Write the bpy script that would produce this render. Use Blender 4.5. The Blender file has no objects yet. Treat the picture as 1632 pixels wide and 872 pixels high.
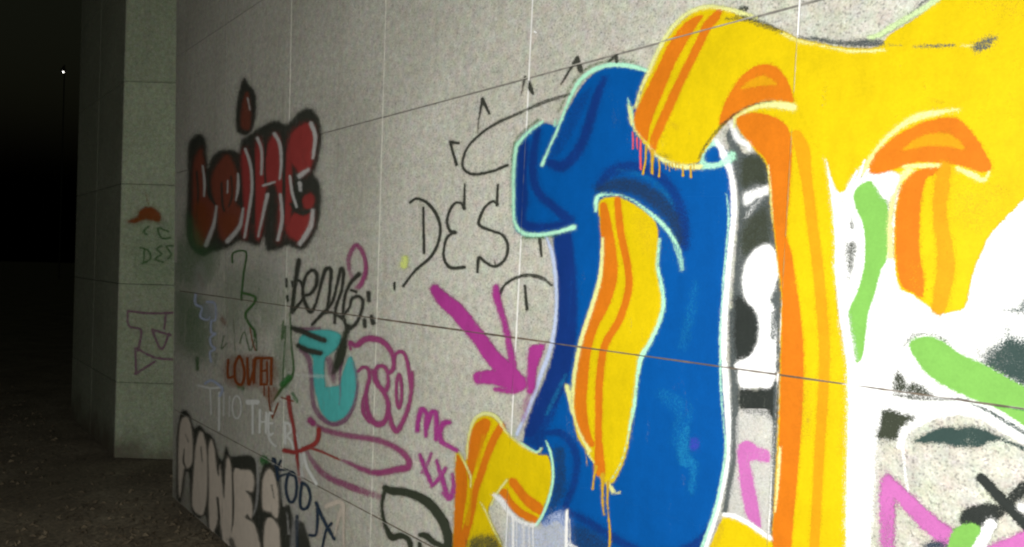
import bpy, bmesh, math, random
import numpy as np
from mathutils import Vector, Matrix

random.seed(7); rng = np.random.default_rng(11)
SC = bpy.context.scene; COL = SC.collection

# ------------------------------------------------------------------ camera
FPX = 1250.0; CX, CY = 816.0, 436.0            # focal length and centre, in photo pixels
YAW, PITCH, ROLL, DIST, EYE = 0.6742659, -0.0074532, 0.0306049, 1.4217971, 1.4897126
def cam_axes():
    fw = np.array([-math.cos(YAW)*math.cos(PITCH), math.sin(YAW)*math.cos(PITCH), math.sin(PITCH)])
    rt = np.cross(fw, [0, 0, 1.0]); rt /= np.linalg.norm(rt); up = np.cross(rt, fw)
    c, s = math.cos(ROLL), math.sin(ROLL)
    return c*rt + s*up, -s*rt + c*up, fw
RT, UP, FW = cam_axes(); EYEP = np.array([0, -DIST, EYE])
cd = bpy.data.cameras.new('camera'); cam = bpy.data.objects.new('camera', cd); COL.objects.link(cam)
cd.sensor_width = 36; cd.lens = 36*FPX/1632; cd.clip_start = 0.02; cd.clip_end = 400
cam.matrix_world = Matrix(((RT[0], UP[0], -FW[0], EYEP[0]), (RT[1], UP[1], -FW[1], EYEP[1]), (RT[2], UP[2], -FW[2], EYEP[2]), (0, 0, 0, 1)))
SC.camera = cam

# ------------------------------------------------------------------ night sky, torch light, exposure
SKYROT = math.radians(120)      # what glow is left lies behind the camera
W = bpy.data.worlds.new('World'); SC.world = W; W.use_nodes = True
wn = W.node_tree; bg = wn.nodes['Background']
sky = wn.nodes.new('ShaderNodeTexSky'); sky.sky_type = 'NISHITA'; sky.sun_disc = False
sky.sun_elevation = math.radians(-3.2); sky.sun_rotation = SKYROT
tint = wn.nodes.new('ShaderNodeMixRGB'); tint.blend_type = 'MULTIPLY'; tint.inputs[0].default_value = 1
tint.inputs[2].default_value = (.85, 1.0, .62, 1)
hs = wn.nodes.new('ShaderNodeHueSaturation'); hs.inputs['Saturation'].default_value = .3
wn.links.new(sky.outputs[0], hs.inputs['Color']); wn.links.new(hs.outputs[0], tint.inputs[1]); wn.links.new(tint.outputs[0], bg.inputs[0]); bg.inputs[1].default_value = 0.13
ld = bpy.data.lights.new('torch', 'POINT'); lamp = bpy.data.objects.new('torch', ld); COL.objects.link(lamp)
lamp.location = (-0.46, -1.98, 1.40); ld.energy = 266; ld.shadow_soft_size = 0.03; ld.color = (1.0, .99, .965)
SC.view_settings.view_transform = 'Standard'; SC.view_settings.look = 'None'
SC.view_settings.exposure = 0; SC.view_settings.gamma = 1; SC.view_settings.use_curve_mapping = False
SC.render.engine = 'CYCLES'
SC.cycles.transparent_max_bounces = 48; SC.cycles.max_bounces = 5; SC.cycles.diffuse_bounces = 2
SC.cycles.pixel_filter_type = 'BLACKMAN_HARRIS'; SC.cycles.filter_width = 2.2

# ------------------------------------------------------------------ helpers
def link(o, parent=None):
    COL.objects.link(o)
    if parent is not None: o.parent = parent
    return o
def empty(name, loc=(0, 0, 0)):
    o = bpy.data.objects.new(name, None); o.location = loc; o.empty_display_size = .2; return link(o)
def tag(o, **k):
    for a, b in k.items(): o[a] = b
    return o
def mesh_obj(name, bm, mat, parent=None, smooth=False):
    me = bpy.data.meshes.new(name); bm.normal_update(); bm.to_mesh(me); bm.free()
    me.materials.append(mat)
    if smooth: me.polygons.foreach_set('use_smooth', [True]*len(me.polygons))
    return link(bpy.data.objects.new(name, me), parent)

class Plane:
    """a wall face: origin, horizontal unit axis u, outward normal n; z is up"""
    def __init__(s, o, u, n): s.o, s.u, s.n = np.array(o, float), np.array(u, float), np.array(n, float)
    def hit(s, x, y):
        x = np.asarray(x, float); y = np.asarray(y, float)
        r = FW[None] + np.outer((x-CX)/FPX, RT) - np.outer((y-CY)/FPX, UP)
        t = ((s.o-EYEP) @ s.n)/(r @ s.n)
        return EYEP + r*t[:, None]
    def uv(s, P): return (P-s.o) @ s.u, P[:, 2]
    def pos(s, U, Z, off=0.):
        U = np.atleast_1d(U); Z = np.atleast_1d(Z)
        P = s.o + np.outer(U, s.u) + s.n*off; P[:, 2] = Z; return P
MAIN = Plane((0, 0, 0), (1, 0, 0), (0, -1, 0))

# ------------------------------------------------------------------ node helpers
class NT:
    def __init__(s, name):
        s.m = bpy.data.materials.new(name); s.m.use_nodes = True; s.t = s.m.node_tree; s.t.nodes.clear()
        s.out = s.n('ShaderNodeOutputMaterial')
    def n(s, k, **kw):
        nd = s.t.nodes.new(k)
        for a, b in kw.items(): setattr(nd, a, b)
        return nd
    def l(s, a, b): s.t.links.new(a, b)
    def put(s, v, sock):
        if isinstance(v, (int, float)): sock.default_value = v
        elif isinstance(v, tuple): sock.default_value = (*v, 1) if len(v) == 3 and len(sock.default_value) == 4 else v
        else: s.l(v, sock)
    def math(s, op, a, b=0., c=0., clamp=False):
        nd = s.n('ShaderNodeMath', operation=op, use_clamp=clamp)
        for i, v in enumerate((a, b, c)): s.put(v, nd.inputs[i])
        return nd.outputs[0]
    def noise(s, vec, scale, detail=2., rough=.5, lac=2.):
        nd = s.n('ShaderNodeTexNoise'); s.l(vec, nd.inputs['Vector'])
        nd.inputs['Scale'].default_value = scale; nd.inputs['Detail'].default_value = detail; nd.inputs['Roughness'].default_value = rough
        return nd
    def mix(s, f, a, b, mode='MIX'):
        nd = s.n('ShaderNodeMixRGB', blend_type=mode); s.put(f, nd.inputs[0]); s.put(a, nd.inputs[1]); s.put(b, nd.inputs[2]); return nd.outputs[0]
    def ramp(s, f, stops):
        nd = s.n('ShaderNodeValToRGB'); s.l(f, nd.inputs[0]); cr = nd.color_ramp
        while len(cr.elements) < len(stops): cr.elements.new(.5)
        for e, (p, c) in zip(cr.elements, stops): e.position = p; e.color = (*c, 1) if len(c) == 3 else c
        return nd.outputs[0]
    def attr(s, name):
        return s.n('ShaderNodeAttribute', attribute_name=name).outputs['Fac']
    def sstep(s, v, a, b):
        nd = s.n('ShaderNodeMapRange', interpolation_type='SMOOTHSTEP'); s.l(v, nd.inputs[0])
        nd.inputs[1].default_value = a; nd.inputs[2].default_value = b; return nd.outputs[0]

def granite(name, base=(.54, .54, .465), dirt=.0):
    t = NT(name); geo = t.n('ShaderNodeNewGeometry'); P = geo.outputs['Position']
    rnd = t.n('ShaderNodeObjectInfo').outputs['Random']
    big = t.noise(P, 1.6, 5, .6).outputs[0]
    mid = t.noise(P, 34, 4, .7).outputs[0]
    grain = t.noise(P, 185, 3, .75).outputs[0]
    vor = t.n('ShaderNodeTexVoronoi', feature='F1'); t.l(P, vor.inputs['Vector']); vor.inputs['Scale'].default_value = 270
    tone = t.ramp(grain, [(.30, (.42, .42, .42)), (.41, (.84, .84, .84)), (.52, (1.0, 1.0, 1.0)), (.68, (1.16, 1.16, 1.16))])
    c = t.mix(1., base, tone, 'MULTIPLY')
    cell = t.n('ShaderNodeSeparateColor'); t.l(vor.outputs['Color'], cell.inputs[0])
    flake = t.math('GREATER_THAN', cell.outputs[0], .90)
    c = t.mix(t.math('MULTIPLY', flake, .46), c, (.10, .10, .10))
    flake2 = t.math('GREATER_THAN', cell.outputs[1], .90)
    c = t.mix(t.math('MULTIPLY', flake2, .5), c, (.66, .65, .62))
    flake3 = t.math('GREATER_THAN', cell.outputs[2], .84)
    c = t.mix(t.math('MULTIPLY', flake3, .16), c, (.46, .33, .27))
    mt = t.ramp(mid, [(.3, (.80, .80, .80)), (.7, (1.18, 1.18, 1.18))]); c = t.mix(1., c, mt, 'MULTIPLY')
    bt = t.ramp(big, [(.32, (.88, .875, .85)), (.68, (1.10, 1.10, 1.10))]); c = t.mix(1., c, bt, 'MULTIPLY')
    pr = t.math('MULTIPLY_ADD', rnd, .09, .955)
    cc = t.n('ShaderNodeCombineColor'); [t.l(pr, cc.inputs[i]) for i in range(3)]
    c = t.mix(1., c, cc.outputs[0], 'MULTIPLY')
    ms = t.n('ShaderNodeMapping'); t.l(P, ms.inputs[0]); ms.inputs['Scale'].default_value = (1, 1, .07)
    run = t.noise(ms.outputs[0], 9, 5, .65).outputs[0]
    c = t.mix(t.math('MULTIPLY', t.sstep(run, .56, .72), .30), c, (.27, .255, .20))
    blot = t.noise(P, 3.3, 6, .7).outputs[0]
    c = t.mix(t.math('MULTIPLY', t.sstep(blot, .56, .70), .22), c, (.30, .30, .24))
    # rising damp and dirt stains near the ground, with a ragged edge of their own
    sep = t.n('ShaderNodeSeparateXYZ'); t.l(P, sep.inputs[0])
    st = t.math('ADD', sep.outputs[2], t.math('MULTIPLY', t.noise(P, 5, 6, .65).outputs[0], .55))
    sm = t.sstep(st, .62, .20)
    c = t.mix(t.math('MULTIPLY', sm, .55 + dirt), c, (.12, .10, .07))
    hue = t.noise(P, 30, 3, .6).outputs['Color']
    c = t.mix(1., c, t.mix(.15, (1., 1., 1.), t.mix(1., hue, (2., 2., 2.), 'MULTIPLY')), 'MULTIPLY')
    b = t.n('ShaderNodeBsdfPrincipled'); t.l(c, b.inputs['Base Color'])
    t.l(t.math('MULTIPLY_ADD', grain, .35, .42), b.inputs['Roughness']); b.inputs['Specular IOR Level'].default_value = .35
    bp = t.n('ShaderNodeBump'); bp.inputs['Strength'].default_value = .35; bp.inputs['Distance'].default_value = .0012
    t.l(grain, bp.inputs['Height']); t.l(bp.outputs[0], b.inputs['Normal'])
    t.l(b.outputs[0], t.out.inputs[0]); return t.m

def plain(name, col, rough=.8, nscale=60, namp=.3, emit=None, es=0):
    t = NT(name); P = t.n('ShaderNodeTexCoord').outputs['Object']
    n = t.noise(P, nscale, 4, .6).outputs[0]
    lo = tuple(v*(1-namp) for v in col); hi = tuple(min(1, v*(1+namp)) for v in col)
    c = t.ramp(n, [(.3, lo), (.7, hi)])
    b = t.n('ShaderNodeBsdfPrincipled'); t.l(c, b.inputs['Base Color']); b.inputs['Roughness'].default_value = rough
    if emit: b.inputs['Emission Color'].default_value = (*emit, 1); b.inputs['Emission Strength'].default_value = es
    t.l(b.outputs[0], t.out.inputs[0]); return t.m

PAINTS = {}
class _S(dict):
    def __missing__(s, k): s[k] = len(s)+1; return s[k]
SEEDS = _S()
def paint(key):
    """spray paint: coverage from the 'q' attribute (signed distance / softness), granular edge, thin where 'op' is low"""
    if key in PAINTS: return PAINTS[key]
    col = COLS[key]
    t = NT('paint_' + key); P = t.n('ShaderNodeNewGeometry').outputs['Position']
    q = t.attr('q'); op = t.attr('op'); jd = t.attr('jd'); vd = t.attr('vd')
    fine = t.noise(P, 420, 2, .8).outputs[0]; edge = t.noise(P, 70, 3, .6).outputs[0]; big = t.noise(P, 7, 4, .6).outputs[0]
    mott = t.noise(P, 24, 4, .6).outputs[0]; gr = t.noise(P, 170, 3, .75).outputs[0]
    qq = t.math('ADD', q, t.math('MULTIPLY_ADD', edge, 1.3, -.65))
    qq = t.math('ADD', qq, t.math('MULTIPLY_ADD', fine, 1.0, -.5))
    core = t.sstep(qq, -1.0, 1.0)
    fog = t.math('POWER', t.sstep(qq, -3.8, .6), 2.2)       # overspray drifting past the edge
    cov = t.math('MAXIMUM', core, t.math('MULTIPLY', fog, t.math('MULTIPLY_ADD', edge, .5, .05)))
    streak = t.n('ShaderNodeMapping'); t.l(P, streak.inputs[0]); streak.inputs['Scale'].default_value = (1, 1, .22); streak.inputs['Rotation'].default_value = (0, .35, 0)
    stn = t.noise(streak.outputs[0], 26, 4, .6).outputs[0]
    # thin paint lets the stone's grain through
    thin = t.math('SUBTRACT', 1.0, op)
    g = t.math('MULTIPLY', thin, t.math('MULTIPLY_ADD', fine, 2.4, -1.2))
    g = t.math('SUBTRACT', g, t.math('MULTIPLY', t.sstep(t.math('MULTIPLY', stn, big), .27, .42), .30))
    a = t.math('MULTIPLY', cov, t.math('ADD', op, t.math('MULTIPLY', g, .55), clamp=True), clamp=True)
    # the spray is made of droplets about a millimetre across: each one covers or does not
    sn = t.n('ShaderNodeVectorMath', operation='SNAP'); t.l(P, sn.inputs[0]); sn.inputs[1].default_value = (.0009, 10, .0009)
    jit = t.n('ShaderNodeVectorMath', operation='ADD'); t.l(sn.outputs[0], jit.inputs[0]); jit.inputs[1].default_value = (SEEDS[key]*.37, SEEDS[key]*1.7, .1)
    wn_ = t.n('ShaderNodeTexWhiteNoise', noise_dimensions='3D'); t.l(jit.outputs[0], wn_.inputs['Vector'])
    dr = t.math('SUBTRACT', a, t.math('MULTIPLY_ADD', wn_.outputs['Value'], .84, .08))
    a = t.sstep(dr, -.09, .09)
    # paint does not bridge the open joints between the slabs
    jw = t.math('SUBTRACT', t.math('ABSOLUTE', jd), t.math('MULTIPLY_ADD', t.noise(P, 9, 3, .6).outputs[0], *((.011, -.0056) if key in ('white', 'mint', 'pale') else (.004, -.002))))
    a = t.math('MULTIPLY', a, t.sstep(jw, .0012, .0024))
    vw = t.math('SUBTRACT', t.math('ABSOLUTE', vd), t.math('MULTIPLY_ADD', t.noise(P, 14, 3, .6).outputs[0], .012, -.0066))
    a = t.math('MULTIPLY', a, t.math('MULTIPLY_ADD', t.sstep(vw, .0008, .002), .55, .45))
    va = .13 if key not in ('white',) else .04
    k = t.math('ADD', t.math('MULTIPLY_ADD', big, 2.2*va, 1-1.1*va), t.math('MULTIPLY_ADD', mott, 1.8*va, -.9*va))
    k = t.math('ADD', k, t.math('MULTIPLY_ADD', gr, 2.4*va, -1.2*va))
    k = t.math('ADD', k, t.math('MULTIPLY_ADD', stn, 1.8*va, -.9*va))
    cc = t.n('ShaderNodeCombineColor'); [t.l(k, cc.inputs[i]) for i in range(3)]
    c = t.mix(1., col, cc.outputs[0], 'MULTIPLY')
    b = t.n('ShaderNodeBsdfPrincipled'); t.l(c, b.inputs['Base Color']); b.inputs['Roughness'].default_value = .55
    b.inputs['Specular IOR Level'].default_value = .08
    bp = t.n('ShaderNodeBump'); bp.inputs['Strength'].default_value = .25; bp.inputs['Distance'].default_value = .001
    t.l(gr, bp.inputs['Height']); t.l(bp.outputs[0], b.inputs['Normal'])
    t.l(a, b.inputs['Alpha']); t.l(b.outputs[0], t.out.inputs[0])
    PAINTS[key] = t.m; return t.m
COLS = dict(yellow=(.64, .475, .003), orange=(.60, .165, .008), amber=(.63, .30, .006), ochre=(.55, .34, .02),
            pale=(.72, .74, .30), blue=(.001, .078, .31), navy=(.006, .032, .18), slate=(.014, .036, .09), cyan=(.015, .24, .46),
            mint=(.42, .80, .58), lavender=(.50, .58, .78), white=(.86, .87, .86), greywhite=(.58, .58, .56), charcoal=(.026, .031, .028),
            ash=(.085, .10, .10), olive=(.042, .05, .033), teal=(.032, .06, .054), green=(.19, .44, .085), magenta=(.40, .045, .27), rose=(.34, .065, .19),
            pink=(.50, .14, .40), celadon=(.55, .70, .36), sage=(.10, .22, .09), soot=(.05, .053, .042), plum=(.24, .08, .18), red=(.36, .055, .05), brick=(.23, .065, .04), rust=(.26, .07, .02), aqua=(.09, .48, .46), ink=(.05, .053, .042),
            inkblue=(.03, .05, .08), moss=(.07, .16, .05), leafgreen=(.035, .20, .045), blush=(.70, .62, .52), chalk=(.78, .80, .76), lime=(.75, .85, .25),
            coral=(.75, .10, .10), violet=(.05, .05, .45))

# ------------------------------------------------------------------ tracing the paintwork onto the wall
KEY = dict(A=(0, 0, 1.938), B=(0, 440, 2.019), C=(260, 120, 2.727), D=(260, 380, 3.353), E=(260, 620, 3.46), F=(440, 380, 3.633),
           G=(440, 600, 3.206), H=(600, 60, 2.906), I=(600, 300, 2.725), J=(800, 80, 2.725), K=(840, 380, 2.565), L=(700, 620, 3.459),
           M=(980, 0, 2.906), N=(1130, 180, 2.566), O=(1130, 500, 2.344), P=(1300, 0, 2.563), Q=(1300, 260, 2.563), R=(1330, 560, 2.795),
           T=(900, 600, 3.206), X=(0, 0, 1.0))
def conv(k, pts):
    x0, y0, s = KEY[k]; return np.array([(x0+p[0]/s, y0+p[1]/s) for p in pts], float)
def catmull(p, closed, n=7):
    m = len(p)
    if m < 3: return p
    out = []
    rngi = range(m) if closed else range(m-1)
    for i in rngi:
        if closed: a, b, c, d = p[(i-1) % m], p[i], p[(i+1) % m], p[(i+2) % m]
        else: a, b, c, d = p[max(i-1, 0)], p[i], p[i+1], p[min(i+2, m-1)]
        for j in range(n):
            t = j/n
            out.append(.5*((2*b)+(-a+c)*t+(2*a-5*b+4*c-d)*t*t+(-a+3*b-3*c+d)*t**3))
    if not closed: out.append(p[-1])
    return np.array(out)
def seg_d(X, a, b):
    ab = b-a; L = max((ab*ab).sum(), 1e-9)
    t = np.clip(((X-a) @ ab)/L, 0, 1); d = X-a-t[:, None]*ab
    return np.sqrt((d*d).sum(1)), t
def fill(k, pts, soft=1.6, op=1., smooth=True):
    """a filled patch traced as a closed outline"""
    return ('f', conv(k, pts), None, soft, op, smooth)
def line(k, pts, r, soft=1.6, op=1.):
    """a stroke of the can or marker; r is one radius or one per point"""
    s = KEY[k][2]; p = conv(k, pts)
    rr = np.full(len(p), float(r)/s) if np.isscalar(r) else np.array(r, float)/s
    return ('s', p, rr, soft, op if not np.isscalar(op) or True else op, True)
def ell(k, cx, cy, rx, ry, r, soft=1.3, op=1., rot=0, a0=0, a1=360):
    pts = []
    for i in range(13):
        a = math.radians(a0+(a1-a0)*i/12)
        x, y = rx*math.cos(a), ry*math.sin(a); c, s = math.cos(rot), math.sin(rot)
        pts.append((cx+c*x-s*y, cy+s*x+c*y))
    return line(k, pts, r, soft, op)
def sdf(shape, X):
    kind, p, rr, soft, op, smooth = shape
    soft = soft*1.5 if rr is None else max(soft*.8, min(soft*1.5, float(rr.max())*.55))
    if kind == 'f':
        if smooth: p = catmull(p, True, 5)
        best = np.full(len(X), 1e9); ins = np.zeros(len(X), bool)
        for i in range(len(p)):
            a, b = p[i], p[(i+1) % len(p)]
            d, _ = seg_d(X, a, b); best = np.minimum(best, d)
            cond = (a[1] > X[:, 1]) != (b[1] > X[:, 1])
            with np.errstate(divide='ignore', invalid='ignore'):
                xi = (b[0]-a[0])*(X[:, 1]-a[1])/(b[1]-a[1])+a[0]
            ins ^= cond & (X[:, 0] < xi)
        return np.where(ins, best, -best)/soft, np.full(len(X), float(op))
    P3 = catmull(np.column_stack([p, rr, np.full(len(p), float(op)) if np.isscalar(op) else np.array(op, float)]), False, 7)
    best = np.full(len(X), -1e9); ops = np.zeros(len(X))
    for i in range(len(P3)-1):
        d, t = seg_d(X, P3[i, :2], P3[i+1, :2])
        v = P3[i, 2]*(1-t)+P3[i+1, 2]*t-d
        o = P3[i, 3]*(1-t)+P3[i+1, 3]*t
        up = v > best; best = np.where(up, v, best); ops = np.where(up, o, ops)
    return best/soft, ops
LAYER = [0]
HLINES, VLINES = [], []      # filled in when the slabs are set out
def paintwork(name, color, shapes, parent, plane=None, step=None, label=None, bridge=False):
    plane = plane or MAIN
    if isinstance(shapes, tuple): shapes = [shapes]
    LAYER[0] += 1
    lo = np.min([np.min(s[1]-(0 if s[2] is None else s[2].max())-s[3]*2.2, axis=0) for s in shapes], axis=0)
    hi = np.max([np.max(s[1]+(0 if s[2] is None else s[2].max())+s[3]*2.2, axis=0) for s in shapes], axis=0)
    lo = np.maximum(lo, (-200, -260)); hi = np.minimum(hi+3, (1830, 1010))
    area = (hi[0]-lo[0])*(hi[1]-lo[1])
    st = step or min(4.0, max(1.1, math.sqrt(area)/70))
    xs = np.arange(lo[0], hi[0]+st, st); ys = np.arange(lo[1], hi[1]+st, st)
    GX, GY = np.meshgrid(xs, ys); X = np.column_stack([GX.ravel(), GY.ravel()])
    q = np.full(len(X), -1e9); op = np.zeros(len(X))
    for s in shapes:
        v, o = sdf(s, X); up = v > q; q = np.where(up, v, q); op = np.where(up, o, op)
    nx, ny = len(xs), len(ys)
    idx = np.arange(nx*ny).reshape(ny, nx)
    quad = np.column_stack([idx[1:, :-1].ravel(), idx[1:, 1:].ravel(), idx[:-1, 1:].ravel(), idx[:-1, :-1].ravel()])
    keep = q[quad].max(1) > -3.4; quad = quad[keep]
    if len(quad) == 0: return None
    used, inv = np.unique(quad, return_inverse=True); quad = inv.reshape(-1, 4)
    P = plane.hit(X[used, 0], X[used, 1])
    U, Z = plane.uv(P)
    if plane is MAIN:
        jd = np.full(len(U), 9.)
        for a, b in HLINES:
            d = Z-(a+b*U); jd = np.where(np.abs(d) < np.abs(jd), d, jd)
        vd = np.full(len(U), 9.)
        for a, b in VLINES:
            d = U-(a+b*Z); vd = np.where(np.abs(d) < np.abs(vd), d, vd)
        ok = (Z[quad].min(1) > .004) & (U[quad].min(1) > END_U+.003)
    else:
        jd = np.full(len(U), 9.)
        for z in PIER_Z: d = Z-z; jd = np.where(np.abs(d) < np.abs(jd), d, jd)
        vd = np.full(len(U), 9.); ok = (U[quad].min(1) > .002) & (Z[quad].min(1) > .004)
    if bridge: jd[:] = 9.; vd[:] = 9.
    quad = quad[ok]
    P = P + plane.n*(.0005+.00004*LAYER[0])
    data = dict(q=q[used], op=op[used], jd=jd, vd=vd)
    # separate dabs of paint become separate pieces
    lab = np.arange(len(P))
    while True:
        m = lab[quad].min(1); new = lab.copy()
        for c in range(4): np.minimum.at(new, quad[:, c], m)
        new = new[new]
        if (new == lab).all(): break
        lab = new
    ql = lab[quad[:, 0]]; ids, cnt = np.unique(ql, return_counts=True)
    order = [i for i, c in sorted(zip(ids, cnt), key=lambda t: -t[1]) if c >= max(6, .004*len(quad))]
    pw = Vector((0, 0, 0)); p = parent
    while p is not None: pw += p.location; p = p.parent
    first = None
    for i in order:
        qs = quad[ql == i]; us, iv = np.unique(qs, return_inverse=True); qs = iv.reshape(-1, 4); PP = P[us]; org = PP.mean(0)
        me = bpy.data.meshes.new(name)
        me.vertices.add(len(PP)); me.vertices.foreach_set('co', (PP-org).astype(np.float32).ravel())
        me.loops.add(len(qs)*4); me.loops.foreach_set('vertex_index', qs.astype(np.int32).ravel())
        me.polygons.add(len(qs)); me.polygons.foreach_set('loop_start', np.arange(0, len(qs)*4, 4, dtype=np.int32))
        me.update(calc_edges=True)
        for nm, arr in data.items():
            at = me.attributes.new(nm, 'FLOAT', 'POINT'); at.data.foreach_set('value', arr[us].astype(np.float32))
        me.materials.append(paint(color))
        o = link(bpy.data.objects.new(name, me), parent); o.location = Vector(org) - pw
        if first is None:
            first = o
            if label: o['label'] = label
    return first

# ------------------------------------------------------------------ materials of the place
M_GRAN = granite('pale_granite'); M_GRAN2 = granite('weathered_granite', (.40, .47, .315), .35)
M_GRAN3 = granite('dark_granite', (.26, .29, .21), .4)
M_CORE = plain('joint_recess', (.035, .032, .028), .95)
M_SEAL = plain('pale_sealant', (.88, .88, .84), .6, 40, .12)
M_MORT = plain('brown_mortar', (.13, .10, .07), .95, 14, .75)
M_MORTG = plain('grey_mortar', (.20, .19, .165), .95, 30, .4)
M_SEALM = plain('dull_sealant', (.70, .70, .60), .7, 25, .3)
M_SEALD = plain('grimy_sealant', (.20, .19, .15), .8, 90, .3)

# ------------------------------------------------------------------ stone wall: slabs set out on measured joint lines
def fit_h(pts):
    P = MAIN.hit([p[0] for p in pts], [p[1] for p in pts]); b, a = np.polyfit(P[:, 0], P[:, 2], 1); return a, b
def fit_v(pts):
    P = MAIN.hit([p[0] for p in pts], [p[1] for p in pts]); b, a = np.polyfit(P[:, 2], P[:, 0], 1); return a, b
U_ = fit_h([(513, 212), (612, 188), (845, 124), (987, 85), (1300, 0)])
M_ = fit_h([(302, 466.5), (385, 477), (600, 508), (880, 549), (1179, 588.6), (1403, 617.5)])
L_ = fit_h([(347, 689), (400, 719), (493, 768), (592, 820)])
HL = [L_, M_, U_, (U_[0]+.742, U_[1]), (U_[0]+1.484, U_[1])]
HLINES += HL[:4]
V0 = fit_v([(465, 0), (461, 190), (457, 410)]); V1 = fit_v([(616, 0), (610, 188), (604, 304), (591, 850)])
V2 = fit_v([(849, 0), (843, 124), (829, 383), (819, 620)]); V3 = fit_v([(1273, 60), (1260, 300), (1247, 407), (1242, 500), (1229, 830)])
VM1 = fit_v([(363, 0), (361, 200), (359, 450)]); VE = fit_v([(281, 0), (279, 300), (275, 740)])
VL = [VE, VM1, V0, V1, V2, V3, (V3[0]+.842, V3[1]*.5), (V3[0]+1.684, 0), (V3[0]+2.526, 0)]
VLINES += VL[1:7]
END_U = VE[0]+VE[1]*1.2
def cross(h, v):
    z = (h[0]+h[1]*v[0])/(1-h[1]*v[1]); return v[0]+v[1]*z, z
wall = empty('stone_wall', (-1.8, .15, 0))
tag(wall, kind='thing', label='long pale granite slab wall covered in bright graffiti, with a giant blue and yellow mural', category='wall')
woff = Vector(wall.location)
def slab(name, corners, plane, thick, mat, parent, off=(0, 0, 0), bev=.003):
    """one stone slab from four (u,z) corners, its front edge softly bevelled"""
    bm = bmesh.new(); n = plane.n
    f = [plane.pos(u, z)[0] for u, z in corners]
    fr = [bm.verts.new(p) for p in f]; bk = [bm.verts.new(p-n*thick) for p in f]
    bm.faces.new(fr); bm.faces.new(bk[::-1])
    for i in range(4): bm.faces.new((fr[i], bk[i], bk[(i+1) % 4], fr[(i+1) % 4]))
    bmesh.ops.recalc_face_normals(bm, faces=bm.faces)
    fe = [e for e in bm.edges if e.verts[0] in fr and e.verts[1] in fr]
    bmesh.ops.bevel(bm, geom=fe, offset=bev, segments=2, affect='EDGES')
    c = Vector(np.mean(f, axis=0)); loc = c-Vector(off)
    bmesh.ops.translate(bm, vec=-c, verts=bm.verts)
    o = mesh_obj(name, bm, mat, parent); o.location = loc; return o
G2 = .0022; GV = .0024
rows = [(0.0, 0.0)] + HL
for i in range(len(VL)-1):
    for j in range(len(rows)-1):
        lo_, hi_ = rows[j], rows[j+1]; a, b = VL[i], VL[i+1]
        lo2 = (lo_[0]+(G2 if j else 0.001), lo_[1]); hi2 = (hi_[0]-G2, hi_[1]); a2 = (a[0]+(GV if i else 0), a[1]); b2 = (b[0]-GV, b[1])
        cs = [cross(lo2, a2), cross(lo2, b2), cross(hi2, b2), cross(hi2, a2)]
        d = random.uniform(-.0006, .0006)
        pl = Plane((0, d, 0), (1, 0, 0), (0, -1, 0))
        slab('panel', cs, pl, .03, M_GRAN, wall, woff, .0015)
def box(name, lo, hi, mat, parent=None, off=(0, 0, 0)):
    bm = bmesh.new(); bmesh.ops.create_cube(bm, size=1)
    lo = Vector(lo); hi = Vector(hi); c = (lo+hi)/2; s = hi-lo
    bmesh.ops.scale(bm, vec=s, verts=bm.verts)
    o = mesh_obj(name, bm, mat, parent); o.location = c-Vector(off); return o
xr = VL[-1][0]
box('core', (VE[0]+.012, .0305, 0), (xr-.01, .34, HL[-1][0]-.02), M_CORE, wall, woff)
# slab closing the wall's end, towards the dark
bm = bmesh.new()
for i, v in enumerate(VL[1:-1]):
    m = M_SEAL
    z0, z1 = .01, HL[-1][0]-.03
    w = (.0013, .0015, .0017, .0024, .0019, .0015, .0015)[i]
    bm = bmesh.new(); P = []
    for z in (z0, z1):
        u = v[0]+v[1]*z; P.append((u-w, z)); P.append((u+w, z))
    vs = [bm.verts.new((P[k][0], -.0003+yy, P[k][1])) for k in (0, 1, 3, 2) for yy in (0,)]
    vb = [bm.verts.new((P[k][0], .02, P[k][1])) for k in (0, 1, 3, 2)]
    bm.faces.new(vs); bm.faces.new(vb[::-1])
    for k in range(4): bm.faces.new((vs[k], vb[k], vb[(k+1) % 4], vs[(k+1) % 4]))
    c = Vector((v[0], 0, 1)); bmesh.ops.translate(bm, vec=-c, verts=bm.verts); bmesh.ops.recalc_face_normals(bm, faces=bm.faces)
    o = mesh_obj('joint_sealant', bm, M_SEALD if i == 0 else (M_SEALM if i in (1, 2) else M_SEAL), wall); o.location = c-woff

for j, h in enumerate(HL[:4]):
    bm = bmesh.new(); u0, u1 = VE[0]+.02, VL[-1][0]-.02
    g_ = .0030; yy = .0016
    co = [(u0, yy, h[0]+h[1]*u0-g_), (u1, yy, h[0]+h[1]*u1-g_), (u1, yy, h[0]+h[1]*u1+g_), (u0, yy, h[0]+h[1]*u0+g_)]
    c = Vector(((u0+u1)/2, .01, h[0])); a_ = [bm.verts.new(Vector(p)-c) for p in co]; b_ = [bm.verts.new(Vector((p[0], .028, p[2]))-c) for p in co]
    bm.faces.new(a_); bm.faces.new(b_[::-1])
    for k in range(4): bm.faces.new((a_[k], b_[k], b_[(k+1) % 4], a_[(k+1) % 4]))
    bmesh.ops.recalc_face_normals(bm, faces=bm.faces)
    o = mesh_obj('joint_mortar', bm, M_MORT if j < 2 else M_MORTG, wall); o.location = c-woff

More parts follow.
